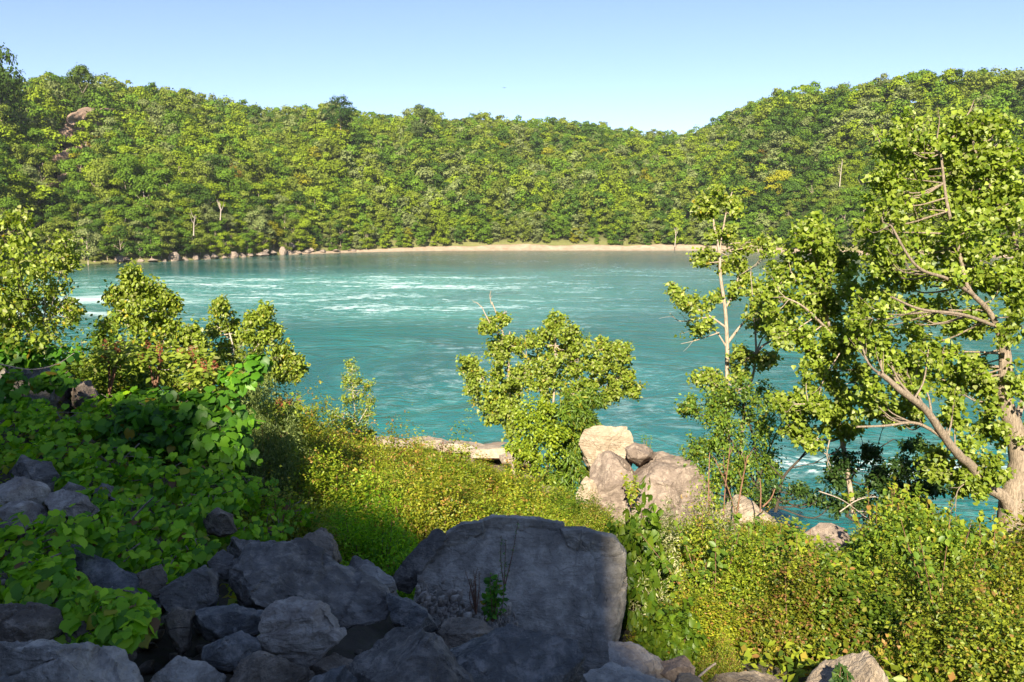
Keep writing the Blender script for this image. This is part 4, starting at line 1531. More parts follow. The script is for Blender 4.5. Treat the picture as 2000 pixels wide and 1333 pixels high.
def shoot(px, Y, n, h, lab, pal, lsz, tm):
    X = (px - 1000) / F * Y
    org = np.array([X, Y, g1(X, Y)])
    a, st = Acc(), Acc()
    for k in range(n):
        e_ = np.array([RNG.normal() * .28, RNG.normal() * .2, h * RNG.uniform(.75, 1.1)])
        P = spline([(0, 0, 0), e_ * .5 + RNG.normal(size=3) * .05, e_], 8)
        tube(st, P, .008, .003, 5)
        m_ = 34
        t_ = RNG.uniform(.4, 1, m_) * (len(P) - 1)
        i0 = np.clip(t_.astype(int), 0, len(P) - 2)
        q = P[i0] + (P[i0 + 1] - P[i0]) * (t_ - i0)[:, None] + RNG.normal(size=(m_, 3)) * .02
        V, Fc, Cc = leaves(q, RNG.normal(size=(m_, 3)) * .4 + np.array([0, -.3, .7]), lsz * RNG.uniform(.5, 1.2, m_), tm, pick(pal, m_))
        a.add(V, Fc, Cc)
    e = obj("tall_shoots", None, None, loc=org, label=lab, cat="plant", group="long loose shoots above the right-hand shrubs")
    obj("leaves", a.mesh("shoot_leaves"), LEAF, e)
    obj("stems", st.mesh("shoot_stems", True, False), TWIG_RED, e)


for px_, Y_, h_, lb_ in ((1790, 10.5, 1.35, "long leafy shoots standing above the shrubs left of the big cottonwood"), (1850, 10.8, 1.25, "reddish leafy shoots just left of the cottonwood trunk's foot"),
                         (1745, 11.5, 1.3, "leafy shoots right of the rounded weathered boulder"), (1900, 8.2, 1.35, "leafy shoots in the middle of the bottom right shrubs"),
                         (1500, 9.5, 1.2, "leafy shoots in the shrubs below the pyramid-shaped boulder"), (1400, 9.0, 1.15, "leafy shoots above the large-leaved plant"),
                         (1640, 8.6, 1.2, "leafy shoots in the shrubs above the cream boulder"), (1960, 9.6, 1.3, "leafy shoots in front of the big cottonwood trunk")):
    shoot(px_, Y_, 9, h_, lb_, PAL_YG if px_ % 100 else PAL_GREEN, .085, T_OVAL)

# low ground cover under everything on the slope
n = 85000
Yv = 4.6 + 40 * RNG.uniform(0, 1, n) ** 1.5
pxv = RNG.uniform(-600, 2700, n)
Xv = (pxv - 1000) / F * Yv
ok = ~((Yv < 6.6) & (pxv > 1500) & (pxv < 1760)) & ~((Yv < 9.6) & (Xv > -1.9) & (Xv < 1.9)) & ~((Yv < 7.2) & (Xv < 1.9)) & (ground(Xv, Yv) > 1.0)
Xv, Yv = Xv[ok], Yv[ok]
Zv = ground(Xv, Yv)
P = np.stack([Xv, Yv, Zv + RNG.uniform(.0, .28, len(Xv))], 1)
V, Fc, Cc = leaves(P, RNG.normal(size=P.shape) * .5 + np.array([0, 0, .8]), RNG.uniform(.05, .13, len(P)), T_DIAMOND, pick(PAL_YG, len(P)))
obj("ground_cover", mesh_np("ground_cover", V, Fc, Cc), LEAF, kind="stuff", label="low weeds and leaf litter covering the slope", cat="ground cover")


# ------------------------------------------------------------------ vines
def vine(mounds, n_per, pal, lsz, label, group="wild grape vines on the rocks", tm=T_GRAPE):
    """mounds: (px, py, Y, r_px_x, r_px_y): a rounded leafy cushion; leaves on its upper and front side"""
    a = Acc()
    st = Acc()
    org = at(mounds[0][0], mounds[0][1], mounds[0][2])
    for (px, py, Y, rx, ry) in mounds:
        c = at(px, py, Y)
        R = np.array([rx * Y / F, max(.25, rx * Y / F * .7), ry * Y / F])
        n = int(n_per * 5.2 * max(R[0], .3) * max(R[2], .25))
        d = unit(RNG.normal(size=(n, 3)))
        d[:, 1] = np.where(d[:, 1] > .35, -d[:, 1], d[:, 1])
        rad = RNG.uniform(.55, 1.08, n) ** .6
        rad = rad * (1 + .22 * vnoise(d * 3.1 + px, 4))
        P = c + d * R * rad[:, None]
        Nn = d * .45 + np.array([0, -.30, .6]) + RNG.normal(size=(n, 3)) * .5
        V, Fc, Cc = leaves(P - org, Nn, lsz * .74 * RNG.uniform(.5, 1.35, n), tm, pick(pal, n), along=np.tile(np.array([0, -.4, -.9]), (n, 1)))
        a.add(V, Fc, Cc)
        for k in range(5):
            e = c + unit(RNG.normal(size=3)) * R * .9
            f = c + unit(RNG.normal(size=3)) * R * .9
            tube(st, spline([e - org, c - org + RNG.normal(size=3) * .05, f - org], 4), .008, .004, 4)
    root = obj("grape_vine", None, None, loc=org, label=label, cat="vine", group=group)
    obj("leaves", a.mesh("vine_leaves"), LEAF, root)
    obj("stems", st.mesh("vine_stems", True, False), BARK_BROWN, root)


vine([(60, 1060, 6.3, 95, 55), (150, 1030, 6.8, 70, 45), (40, 1120, 5.7, 85, 55)], 330, PAL_VINE, .115, "bright vine cushion at the left edge above the hanging tip")
vine([(110, 1160, 5.4, 70, 45), (170, 1195, 5.2, 55, 45), (235, 1180, 5.15, 50, 30), (275, 1205, 5.1, 30, 28), (190, 1245, 5.0, 34, 24), (90, 1120, 5.55, 60, 40)], 380, PAL_VINE, .115,
     "large-leaved vine tip hanging over the bottom-left rocks")
vine([(230, 1040, 7.0, 70, 38), (330, 1060, 7.1, 70, 40), (385, 1085, 6.9, 45, 34), (250, 1085, 6.7, 40, 26), (330, 1110, 6.6, 40, 18)], 330, PAL_VINE, .115,
     "vine carpet between the blue-grey slab and the large dark slab")
vine([(200, 975, 8.2, 70, 26), (280, 1000, 8.0, 80, 32), (360, 1010, 8.0, 60, 34), (420, 975, 8.6, 60, 30)], 300, PAL_VINE, .115, "vine carpet around the white stick")
vine([(120, 885, 9.6, 80, 34), (230, 900, 9.4, 90, 42), (330, 930, 9.2, 90, 40), (430, 950, 9.4, 70, 34), (170, 935, 8.9, 60, 24)], 290, PAL_VINE, .115, "sloping vine carpet below the dark vine mound")
vine([(30, 850, 10.0, 80, 40), (120, 830, 10.6, 80, 30), (60, 800, 10.8, 70, 22), (0, 900, 9.5, 60, 30)], 290, PAL_VINE, .115, "pale green vine under the big dark bank boulder")
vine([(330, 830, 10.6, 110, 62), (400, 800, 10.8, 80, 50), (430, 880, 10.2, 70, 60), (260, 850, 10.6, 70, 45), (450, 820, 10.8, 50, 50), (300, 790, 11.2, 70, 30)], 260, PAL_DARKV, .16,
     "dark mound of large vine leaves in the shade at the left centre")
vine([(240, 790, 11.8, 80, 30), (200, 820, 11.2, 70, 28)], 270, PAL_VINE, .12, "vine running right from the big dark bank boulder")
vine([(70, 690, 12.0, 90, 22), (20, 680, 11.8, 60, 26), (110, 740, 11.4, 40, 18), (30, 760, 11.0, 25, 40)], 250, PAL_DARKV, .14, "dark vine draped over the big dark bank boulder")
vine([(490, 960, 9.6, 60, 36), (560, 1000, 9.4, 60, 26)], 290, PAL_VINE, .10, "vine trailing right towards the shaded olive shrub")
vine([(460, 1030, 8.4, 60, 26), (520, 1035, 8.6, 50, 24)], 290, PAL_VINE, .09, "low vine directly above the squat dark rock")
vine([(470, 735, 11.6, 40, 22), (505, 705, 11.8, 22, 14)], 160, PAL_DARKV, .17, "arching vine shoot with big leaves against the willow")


# ------------------------------------------------------------------ near trees
def tree(name, label, Y, trunks, lumps, pal, tm, lsz, bark, density=1.0, group=None, dead=(), leafup=.35, cat="tree", twig_r=.006, thin=None):
    """trunks: list of (points [(px,py[,dY])], width px start, width px end); lumps: (px, py, r_px[, dY])"""
    sc = Y / F
    root_pt = at(trunks[0][0][0][0], trunks[0][0][0][1], Y + (trunks[0][0][0][2] if len(trunks[0][0][0]) > 2 else 0))
    wood = Acc()
    tw = Acc()
    skel = []
    srad = []
    for (tp, w0, w1) in trunks:
        path = spline([at(p[0], p[1], Y + (p[2] if len(p) > 2 else 0)) - root_pt for p in tp], 7)
        path = path + fbm(path * 2.5 + 3, 2, 5)[:, None] * np.array([.02, .02, 0]) * min(1, w0 / 20)
        if w0 < 40:
            w0, w1 = w0 * .8, w1 * .75
        tube(wood, path, w0 * sc / 2, w1 * sc / 2, 12 if w0 > 15 else 7, wob=.10 if w0 > 12 else 0)
        skel.append(path)
        rr = w0 * sc / 2 + (w1 - w0) * sc / 2 * np.linspace(0, 1, len(path)) ** .8
        srad.append(rr)
    SK = np.concatenate(skel)
    SR = np.concatenate(srad)
    P, Nn, C, A = [], [], [], []
    full = []
    for lp in lumps:
        full.append(lp)
        dY0 = lp[3] if len(lp) > 3 else RNG.uniform(-1, 1) * min(1.0, lp[2] * sc * 1.2)
        for q_ in range(2):
            an_ = RNG.uniform(0, 6.28)
            o_ = lp[2] * RNG.uniform(.7, 1.15)
            full.append((lp[0] + math.cos(an_) * o_, lp[1] + math.sin(an_) * o_ * .8, lp[2] * RNG.uniform(.4, .65), dY0 + RNG.uniform(-.4, .4)))
    for lp in full:
        px, py, r = lp[:3]
        dY = lp[3] if len(lp) > 3 else RNG.uniform(-1, 1) * min(1.2, r * sc * 1.2)
        c = at(px, py, Y + dY) - root_pt
        R = r * sc * 1.1
        dd = np.linalg.norm(SK - c, axis=1) + np.where(SK[:, 2] > c[2] - .2 * R, .6 * (SK[:, 2] - c[2] + .2 * R), 0)
        j = int(np.argmin(dd))
        s = SK[j]
        mid = (s + c) / 2 + np.array([0, 0, -.12 * np.linalg.norm(c - s)]) + RNG.normal(size=3) * .08 * np.linalg.norm(c - s)
        path = spline([s, mid, c], 5)
        br = min(SR[j] * .6, .008 + .014 * np.linalg.norm(c - s))
        tube(tw, path, br, max(.006, br * .45), 6)
        nt_ = max(5, int(15 * R / .6))
        tone = RNG.uniform(.9, 1.12)
        for k in range(nt_):
            d = unit(RNG.normal(size=3) + np.array([0, 0, .25]))
            e = c + d * R * RNG.uniform(.6, 1.45) * np.array([1, .9, .95])
            b = path[RNG.integers(len(path) // 2, len(path))]
            tp2 = spline([b, (b + e) / 2 + RNG.normal(size=3) * .10 * R, e], 4)
            if k % 2 == 0:
                tube(tw, tp2, max(.004, br * .3), twig_r * .5, 4)
            m_ = int(density * .9 * (40 if thin is None else thin) * RNG.uniform(.5, 1.3))
            t_ = RNG.uniform(.35, 1.05, m_) * (len(tp2) - 1)
            i0 = np.clip(t_.astype(int), 0, len(tp2) - 2)
            fr = (t_ - i0)[:, None]
            q = tp2[i0] * (1 - fr) + tp2[i0 + 1] * fr + RNG.normal(size=(m_, 3)) * max(.06, .15 * R)
            P.append(q)
            Nn.append(RNG.normal(size=(m_, 3)) * .6 + np.array([-.2, -.35, leafup]) + d * .3)
            A.append(np.tile(d * .4 + np.array([0, 0, -.5]), (m_, 1)))
            C.append(pick(pal, m_) * tone)
    for (tp, w0, w1) in dead:
        path = spline([at(p[0], p[1], Y + (p[2] if len(p) > 2 else 0)) - root_pt for p in tp], 5)
        tube(tw, path, w0 * sc / 2, w1 * sc / 2, 5)
        for k in range(3):
            j = RNG.integers(len(path) // 3, len(path) - 1)
            d = path[-1] - path[0]
            L = np.linalg.norm(d)
            e = path[j] + d * .22 + RNG.normal(size=3) * .13 * L
            tube(tw, spline([path[j], (path[j] + e) / 2 + RNG.normal(size=3) * .03 * L, e], 3), w1 * sc * .5, w1 * sc * .25, 4)
    e = obj(name, None, None, loc=root_pt, label=label, cat=cat, group=group)
    obj("trunk", wood.mesh("trunk", True, False), bark, e)
    if tw.v:
        obj("branches", tw.mesh("branches", True, False), bark, e)
    if P:
        P, Nn, C, A = map(np.concatenate, (P, Nn, C, A))
        V, Fc, Cc = leaves(P, Nn, lsz * RNG.uniform(.6, 1.25, len(P)), tm, C, along=A)
        obj("crown", mesh_np("crown", V, Fc, Cc), LEAF, e)
        print(label, len(P))
    return e


# big cottonwood on the right
tree("cottonwood_tree", "big cottonwood with a thick forked trunk at the right edge", 15.6,
     [([(1975, 1085), (1977, 1040), (1978, 985), (1988, 930), (1993, 885), (1978, 828), (1965, 788), (1964, 709), (1960, 668), (1964, 640)], 64, 17),
      ([(1976, 1000, -.1), (1960, 970, -.15), (1930, 953, -.2), (1900, 915, -.4), (1873, 890, -.6), (1841, 848, -.8), (1805, 797, -1), (1769, 770, -1.2), (1718, 729, -1.4)], 34, 13),
      ([(1850, 862, -.75), (1815, 838, -.8), (1781, 826, -.9), (1730, 832, -1.1), (1674, 834, -1.2)], 10, 5),
      ([(1963, 690), (1970, 628, .2), (1988, 562, .4), (1985, 480, .3), (1940, 380, 0), (1905, 300, -.2), (1897, 240, -.2)], 19, 5),
      ([(1960, 700), (1948, 640, -.2), (1925, 600, -.3), (1890, 560, -.4), (1870, 480, -.4), (1850, 400, -.4), (1838, 300, -.3)], 18, 6),
      ([(1980, 860, .3), (1992, 800, .6), (2030, 700, .9), (2050, 560, 1), (2040, 420, .8)], 20, 8),
      ([(1900, 575, -.4), (1850, 545, -.8), (1790, 520, -1.1), (1740, 440, -1.2)], 11, 5),
      ([(1950, 640, -.2), (1880, 615, -.9), (1800, 605, -1.3), (1740, 580, -1.5)], 10, 5)],
     [(1760, 285, 40), (1800, 262, 38), (1850, 262, 42), (1905, 268, 42), (1950, 255, 32), (1990, 290, 46), (1735, 345, 34), (1790, 335, 48), (1850, 335, 52), (1910, 340, 50), (1970, 360, 52),
      (1722, 400, 34), (1770, 400, 46), (1830, 405, 52), (1890, 415, 52), (1950, 430, 50), (2010, 420, 50), (1705, 455, 30), (1750, 470, 42), (1805, 475, 48), (1860, 480, 50), (1920, 500, 48),
      (1985, 500, 46), (1720, 520, 34), (1770, 530, 40), (1825, 545, 44), (1880, 550, 44), (1940, 560, 40), (1995, 570, 36), (1700, 570, 34), (1755, 590, 36), (1810, 605, 38), (1690, 620, 36),
      (1725, 655, 34), (1775, 655, 30), (1860, 610, 34), (1915, 620, 28), (1995, 640, 32), (1745, 715, 34), (1795, 705, 32), (1840, 690, 30), (1885, 700, 26), (1835, 740, 34), (1880, 755, 30), (1905, 730, 24),
      (1930, 745, 24), (1760, 760, 26), (1700, 760, 28), (1690, 800, 28), (1850, 800, 22), (1900, 850, 26), (1930, 800, 22), (1870, 930, 26), (1905, 915, 28), (1935, 925, 24), (1895, 950, 26), (1950, 850, 22),
      (1770, 800, 20), (1730, 795, 24), (1820, 890, 16), (2000, 760, 34), (2010, 840, 26), (1840, 920, 14)],
     PAL_COTTON, T_DELTA, .084, BARK_BROWN, .80,
     dead=[([(1860, 270), (1880, 240), (1895, 215), (1903, 195)], 4, 1.5), ([(1730, 310), (1715, 270), (1700, 245)], 3, 1), ([(1880, 240), (1910, 245), (1925, 235)], 3, 1),
           ([(1830, 270), (1835, 235), (1832, 222)], 3, 1), ([(1890, 940, -.3), (1870, 960, -.5), (1866, 1000, -.5)], 3, 1.5)])
# its neighbour, left lobe
tree("cottonwood_tree", "younger cottonwood leaning over the water left of the big one", 18.0,
     [([(1668, 1000), (1655, 920), (1640, 830), (1632, 740), (1625, 660), (1605, 580), (1590, 500), (1592, 440)], 15, 5), ([(1630, 700), (1660, 640, -.3), (1700, 600, -.4)], 8, 4),
      ([(1622, 650), (1570, 600, -.4), (1530, 580, -.5)], 8, 3), ([(1640, 800), (1600, 790, -.5), (1550, 790, -.6)], 6, 3)],
     [(1592, 440, 22), (1580, 475, 32), (1615, 480, 26), (1550, 505, 36), (1600, 520, 38), (1640, 505, 24), (1530, 545, 34), (1575, 560, 42), (1625, 560, 42), (1520, 590, 32), (1565, 610, 40), (1615, 615, 42),
      (1660, 600, 38), (1520, 640, 28), (1560, 660, 30), (1600, 670, 34), (1650, 660, 36), (1690, 650, 30), (1660, 705, 28), (1590, 710, 20), (1630, 760, 34), (1590, 780, 32), (1560, 800, 24), (1660, 790, 30),
      (1610, 815, 28), (1650, 830, 22), (1540, 830, 20), (1580, 850, 22), (1690, 740, 24), (1525, 790, 20)],
     PAL_COTTON, T_DELTA, .092, BARK_PALE, .8, dead=[([(1640, 690, -.4), (1610, 740, -.5), (1600, 770, -.5)], 3, 1), ([(1620, 860, -.5), (1615, 890, -.5), (1622, 910, -.5)], 3, 1.5),
                                                     ([(1560, 560), (1545, 530), (1540, 505)], 3, 1)])
# pale trunk pair
tree("poplar_tree", "slender poplar with a bare pale trunk and sparse leaf tufts", 21.0,
     [([(1424, 1000), (1422, 860), (1420, 745), (1420, 680), (1417, 610), (1408, 540), (1406, 500), (1395, 440), (1388, 395), (1370, 380)], 15, 4),
      ([(1406, 500), (1412, 450), (1420, 410), (1430, 375)], 6, 2.5), ([(1421, 670), (1448, 635), (1465, 622)], 8, 4), ([(1418, 640), (1390, 620), (1355, 600)], 6, 3),
      ([(1420, 680), (1400, 650), (1385, 645)], 5, 2.5), ([(1418, 600), (1435, 570), (1442, 540)], 6, 3)],
     [(1330, 575, 20), (1352, 590, 20), (1322, 585, 12), (1392, 586, 15), (1352, 642, 18), (1372, 635, 14), (1372, 392, 16), (1400, 380, 15), (1358, 405, 13), (1428, 395, 13), (1392, 410, 14), (1438, 408, 10),
      (1375, 498, 14), (1362, 510, 10), (1436, 500, 16), (1448, 515, 12), (1448, 545, 16), (1462, 555, 16), (1438, 572, 14), (1420, 520, 10), (1470, 480, 14), (1500, 475, 12), (1395, 455, 10), (1430, 460, 10)],
     PAL_POPLAR, T_DELTA, .085, BARK_PALE, .5, group="pale-trunked poplars right of the sunlit boulders",
     dead=[([(1405, 650, -.1), (1360, 665), (1330, 672)], 3, 1), ([(1380, 620), (1330, 628), (1308, 612)], 3, 1)])
tree("poplar_tree", "leafy poplar with a forked pale stem right of the bare-trunked one", 20.5,
     [([(1440, 1000), (1448, 880), (1455, 780), (1470, 735), (1476, 690), (1475, 645)], 11, 5), ([(1476, 690), (1495, 672), (1530, 658), (1560, 640)], 7, 3), ([(1478, 685), (1490, 660), (1510, 645)], 5, 2.5)],
     [(1500, 595, 26), (1480, 620, 24), (1470, 580, 22), (1490, 640, 16), (1520, 610, 22), (1520, 655, 16), (1488, 705, 16), (1502, 700, 12), (1450, 700, 16), (1440, 690, 12), (1372, 728, 20), (1390, 745, 18), (1430, 735, 18)],
     PAL_POPLAR, T_DELTA, .085, BARK_PALE, .6, group="pale-trunked poplars right of the sunlit boulders",
     dead=[([(1470, 590), (1468, 555), (1465, 530)], 2.5, 1), ([(1500, 585), (1505, 555), (1500, 540)], 2.5, 1)])
tree("bushy_tree", "dense bushy tree standing round the foot of the pale-trunked poplars", 20.0,
     [([(1478, 1010), (1480, 930), (1472, 860), (1450, 790)], 9, 4), ([(1478, 950), (1440, 880), (1400, 820)], 7, 3), ([(1480, 940), (1510, 860), (1530, 820)], 7, 3)],
     [(1330, 790, 18), (1352, 800, 20), (1400, 770, 30), (1440, 765, 32), (1480, 780, 30), (1420, 805, 36), (1465, 825, 36), (1385, 830, 30), (1430, 850, 38), (1480, 870, 36), (1380, 880, 34), (1350, 900, 28),
      (1420, 900, 38), (1465, 920, 38), (1390, 930, 34), (1500, 830, 28), (1510, 890, 30), (1345, 875, 20), (1430, 950, 34), (1500, 940, 28), (1380, 960, 28), (1520, 800, 20), (1475, 970, 30), (1560, 810, 18)],
     PAL_GREEN, T_DIAMOND, .085, BARK_DARK, .95)
tree("slender_tree", "dark leaning thin tree with bare twigs over the water", 18.5,
     [([(1515, 1000), (1530, 935), (1562, 897), (1578, 878), (1600, 860)], 9, 3), ([(1530, 935), (1500, 905)], 5, 2), ([(1545, 915), (1590, 905), (1640, 900)], 3, 1.5)],
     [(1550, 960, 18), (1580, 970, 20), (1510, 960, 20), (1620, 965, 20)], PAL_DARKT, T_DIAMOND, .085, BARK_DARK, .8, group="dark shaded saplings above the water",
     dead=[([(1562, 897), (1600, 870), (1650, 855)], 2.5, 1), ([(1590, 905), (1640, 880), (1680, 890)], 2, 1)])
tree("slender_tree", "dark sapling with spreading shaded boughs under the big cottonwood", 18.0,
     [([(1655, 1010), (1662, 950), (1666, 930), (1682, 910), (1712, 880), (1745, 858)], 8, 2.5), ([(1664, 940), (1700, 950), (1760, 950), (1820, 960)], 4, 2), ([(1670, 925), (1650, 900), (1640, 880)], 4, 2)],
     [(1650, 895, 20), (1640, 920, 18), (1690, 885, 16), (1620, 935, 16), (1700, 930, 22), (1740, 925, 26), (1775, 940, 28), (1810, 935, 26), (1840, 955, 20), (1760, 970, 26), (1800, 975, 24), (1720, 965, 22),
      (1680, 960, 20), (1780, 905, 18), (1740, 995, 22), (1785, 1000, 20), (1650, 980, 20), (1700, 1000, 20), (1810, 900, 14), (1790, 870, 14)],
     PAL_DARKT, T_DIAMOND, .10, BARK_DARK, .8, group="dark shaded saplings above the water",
     dead=[([(1712, 880), (1720, 850), (1725, 835)], 2, 1), ([(1680, 912), (1685, 870), (1680, 850)], 2, 1)])
# middle group
tree("cottonwood_tree", "small cottonwood with bare dead tops left of the middle", 23.5,
     [([(1010, 960), (1000, 880), (997, 800), (994, 740), (993, 690), (985, 660), (972, 620), (960, 590)], 10, 3), ([(994, 700), (994, 665), (996, 648)], 6, 4), ([(985, 665), (962, 640), (948, 615), (940, 598)], 5, 2),
      ([(998, 800), (960, 760), (930, 720)], 5, 2.5)],
     [(965, 630, 13), (978, 628, 12), (953, 645, 12), (975, 665, 18), (1000, 672, 16), (965, 695, 16), (1020, 680, 14), (912, 715, 16), (925, 725, 20), (945, 745, 22), (915, 750, 16), (930, 770, 18), (985, 720, 22),
      (1010, 730, 22), (975, 755, 22), (950, 790, 18), (1000, 770, 22), (1010, 810, 20), (1015, 840, 18), (1000, 795, 22), (1030, 750, 20), (970, 800, 18), (985, 790, 16), (960, 815, 12), (1035, 720, 14)],
     PAL_POPLAR, T_DELTA, .08, BARK_PALE, .9, group="small cottonwoods in the middle",
     dead=[([(960, 595), (957, 580), (959, 568)], 2.5, 1), ([(940, 600), (932, 592), (925, 590)], 2, 1), ([(972, 620), (984, 612), (990, 608)], 2, 1), ([(1025, 720), (1028, 690), (1026, 660)], 3, 1.5)])
tree("cottonwood_tree", "rounded cottonwood reaching right over the water in the middle", 23.0,
     [([(1065, 980), (1072, 890), (1080, 800), (1083, 720), (1085, 660), (1085, 625)], 9, 3), ([(1078, 830), (1130, 760), (1180, 720), (1198, 690), (1190, 678)], 6, 2), ([(1130, 765), (1190, 745), (1215, 735)], 4, 2)],
     [(1085, 625, 12), (1083, 645, 16), (1050, 650, 13), (1048, 668, 14), (1112, 650, 16), (1120, 665, 16), (1070, 675, 22), (1100, 685, 24), (1140, 680, 16), (1130, 700, 22), (1060, 710, 22), (1092, 720, 28), (1150, 715, 22),
      (1178, 673, 10), (1210, 675, 13), (1213, 690, 14), (1185, 700, 14), (1215, 715, 16), (1225, 735, 16), (1190, 735, 20), (1160, 745, 20), (1235, 750, 15), (1215, 760, 16), (1195, 768, 12), (1240, 765, 8), (1120, 745, 26), (1085, 765, 26),
      (1050, 745, 20), (1125, 780, 24), (1185, 780, 8), (1062, 790, 22)],
     PAL_POPLAR, T_DELTA, .08, BARK_PALE, .9, group="small cottonwoods in the middle",
     dead=[([(1083, 690), (1083, 660), (1081, 640)], 2.5, 1)])
tree("box_elder", "bright leafy young tree in front of the middle cottonwoods", 22.0,
     [([(1044, 1000), (1043, 930), (1045, 870), (1055, 810)], 5, 2.5), ([(1044, 930), (1070, 880), (1095, 830)], 4, 2)],
     [(1020, 815, 20), (1045, 800, 22), (1075, 810, 24), (1030, 845, 24), (1060, 840, 26), (1020, 870, 20), (1050, 870, 26), (1035, 895, 22), (1060, 905, 20), (1085, 845, 20), (1015, 890, 14), (1078, 880, 22)],
     [(5, (.20, .28, .018)), (3, (.27, .33, .022)), (2, (.12, .19, .016))], T_OVAL, .09, BARK_DARK, .9)
tree("ash_sapling", "darker green sapling with drooping leaves beside the bright cream boulder", 22.3,
     [([(1100, 1000), (1098, 930), (1102, 860), (1110, 790)], 5, 2.5), ([(1100, 920), (1130, 860), (1150, 800)], 4, 2)],
     [(1110, 790, 24), (1140, 795, 22), (1155, 780, 14), (1120, 820, 26), (1145, 825, 18), (1100, 850, 24), (1125, 860, 22), (1110, 890, 24), (1130, 905, 18), (1095, 920, 22), (1118, 935, 20), (1140, 930, 12), (1085, 945, 18), (1105, 965, 18)],
     PAL_GREEN, T_NARROW, .17, BARK_DARK, 1.2)
# thin birch sapling
tree("birch_sapling", "thin birch sapling standing alone against the water", 28.0,
     [([(694, 885), (694, 850), (693, 800), (688, 750), (688, 712)], 4, 1.5), ([(695, 835), (710, 810), (722, 790)], 2.5, 1), ([(694, 840), (675, 820), (655, 812)], 2.5, 1)],
     [(688, 712, 7), (686, 728, 10), (692, 742, 10), (672, 742, 8), (706, 748, 8), (725, 752, 7), (680, 760, 11), (704, 765, 11), (726, 778, 9), (672, 785, 10), (690, 785, 12), (712, 788, 11), (660, 805, 11), (680, 810, 11),
      (704, 808, 12), (722, 812, 8), (652, 820, 8), (695, 830, 12), (716, 835, 11), (668, 832, 8), (700, 850, 14), (725, 848, 8)],
     PAL_POPLAR, T_DIAMOND, .085, BARK_WHITE, .33)
# left group
tree("birch_tree", "white-stemmed birch at the left edge with open crown", 17.0,
     [([(80, 720), (90, 660), (96, 620), (108, 570), (122, 520), (128, 480)], 6, 2), ([(88, 700), (86, 650), (88, 600), (84, 540)], 5, 2), ([(100, 610), (130, 580), (148, 560)], 3, 1.5)],
     [(126, 470, 16), (110, 495, 20), (85, 500, 20), (140, 495, 14), (70, 525, 18), (100, 530, 20), (130, 525, 16), (82, 560, 20), (112, 562, 18), (65, 580, 16), (92, 595, 18), (120, 598, 16), (142, 590, 12), (80, 625, 18),
      (108, 630, 18), (135, 625, 14), (60, 610, 14), (150, 608, 8), (95, 660, 18)],
     PAL_POPLAR, T_OVAL, .085, BARK_WHITE, .36, group="white-stemmed birches at the left edge")
tree("birch_tree", "leaning white birch stem with few leaves at the far left", 16.5,
     [([(22, 720), (32, 660), (42, 600), (58, 545)], 6, 2), ([(10, 720), (18, 640), (25, 540)], 5, 2)],
     [(58, 530, 16), (40, 560, 16), (25, 530, 16), (50, 590, 12), (20, 600, 16), (40, 640, 14)],
     PAL_POPLAR, T_OVAL, .085, BARK_WHITE, .5, group="white-stemmed birches at the left edge")
tree("broadleaf_tree", "overhanging leafy boughs reaching in from the left edge", 11.5,
     [([(-160, 800), (-110, 700), (-60, 620), (0, 590), (60, 585)], 16, 3), ([(-110, 700), (-80, 560), (-30, 480), (30, 450)], 12, 3), ([(-70, 630), (0, 620), (70, 600)], 6, 2)],
     [(-25, 425, 26), (12, 432, 16), (40, 425, 9), (-15, 475, 24), (22, 478, 14), (50, 468, 8), (-30, 530, 30), (8, 532, 16), (30, 515, 10), (-12, 580, 26), (14, 578, 12), (-40, 620, 36), (8, 612, 14), (-70, 560, 36), (-70, 480, 34),
      (0, 648, 26), (40, 658, 20), (-50, 670, 36), (78, 668, 12), (30, 632, 9)],
     PAL_POPLAR, T_OVAL, .08, BARK_DARK, .26)
tree("poplar_tree", "bushy poplar, tallest of the left-hand trees", 18.0,
     [([(295, 800), (292, 720), (286, 650), (275, 580), (262, 535)], 8, 2), ([(290, 700), (330, 640), (345, 600)], 5, 2), ([(288, 680), (245, 630), (225, 590)], 5, 2)],
     [(262, 530, 10), (258, 550, 15), (238, 560, 14), (280, 560, 16), (302, 560, 14), (222, 575, 12), (262, 580, 22), (292, 588, 22), (320, 585, 18), (332, 600, 14), (232, 600, 20), (262, 615, 24), (300, 620, 26), (335, 625, 22), (222, 640, 22),
      (260, 650, 26), (300, 655, 28), (340, 660, 26), (372, 645, 16), (375, 670, 20), (210, 670, 18), (245, 690, 26), (290, 695, 28), (335, 700, 28), (380, 700, 22), (200, 700, 18), (395, 665, 10), (262, 725, 26), (310, 735, 28), (355, 735, 26)],
     PAL_POPLAR, T_OVAL, .095, BARK_WHITE, .8, group="poplars on the left bank")
tree("poplar_tree", "spreading poplar right of the tallest left-hand tree", 20.0,
     [([(458, 800), (462, 740), (456, 680), (440, 620), (428, 595)], 7, 2), ([(462, 740), (500, 680), (516, 620), (518, 600)], 5, 2), ([(465, 730), (530, 700), (570, 700)], 4, 2)],
     [(425, 590, 10), (432, 610, 14), (445, 628, 14), (420, 635, 14), (518, 602, 8), (512, 620, 13), (495, 622, 10), (526, 640, 14), (440, 655, 20), (470, 650, 18), (500, 650, 18), (425, 680, 18), (455, 685, 22), (490, 680, 24),
      (525, 670, 20), (552, 672, 16), (560, 690, 14), (575, 705, 12), (580, 722, 8), (545, 705, 20), (515, 710, 22), (480, 715, 24), (445, 720, 22), (420, 715, 16), (555, 730, 14), (525, 740, 16), (568, 735, 8), (490, 745, 20), (455, 755, 20)],
     PAL_POPLAR, T_OVAL, .095, BARK_WHITE, .8, group="poplars on the left bank")


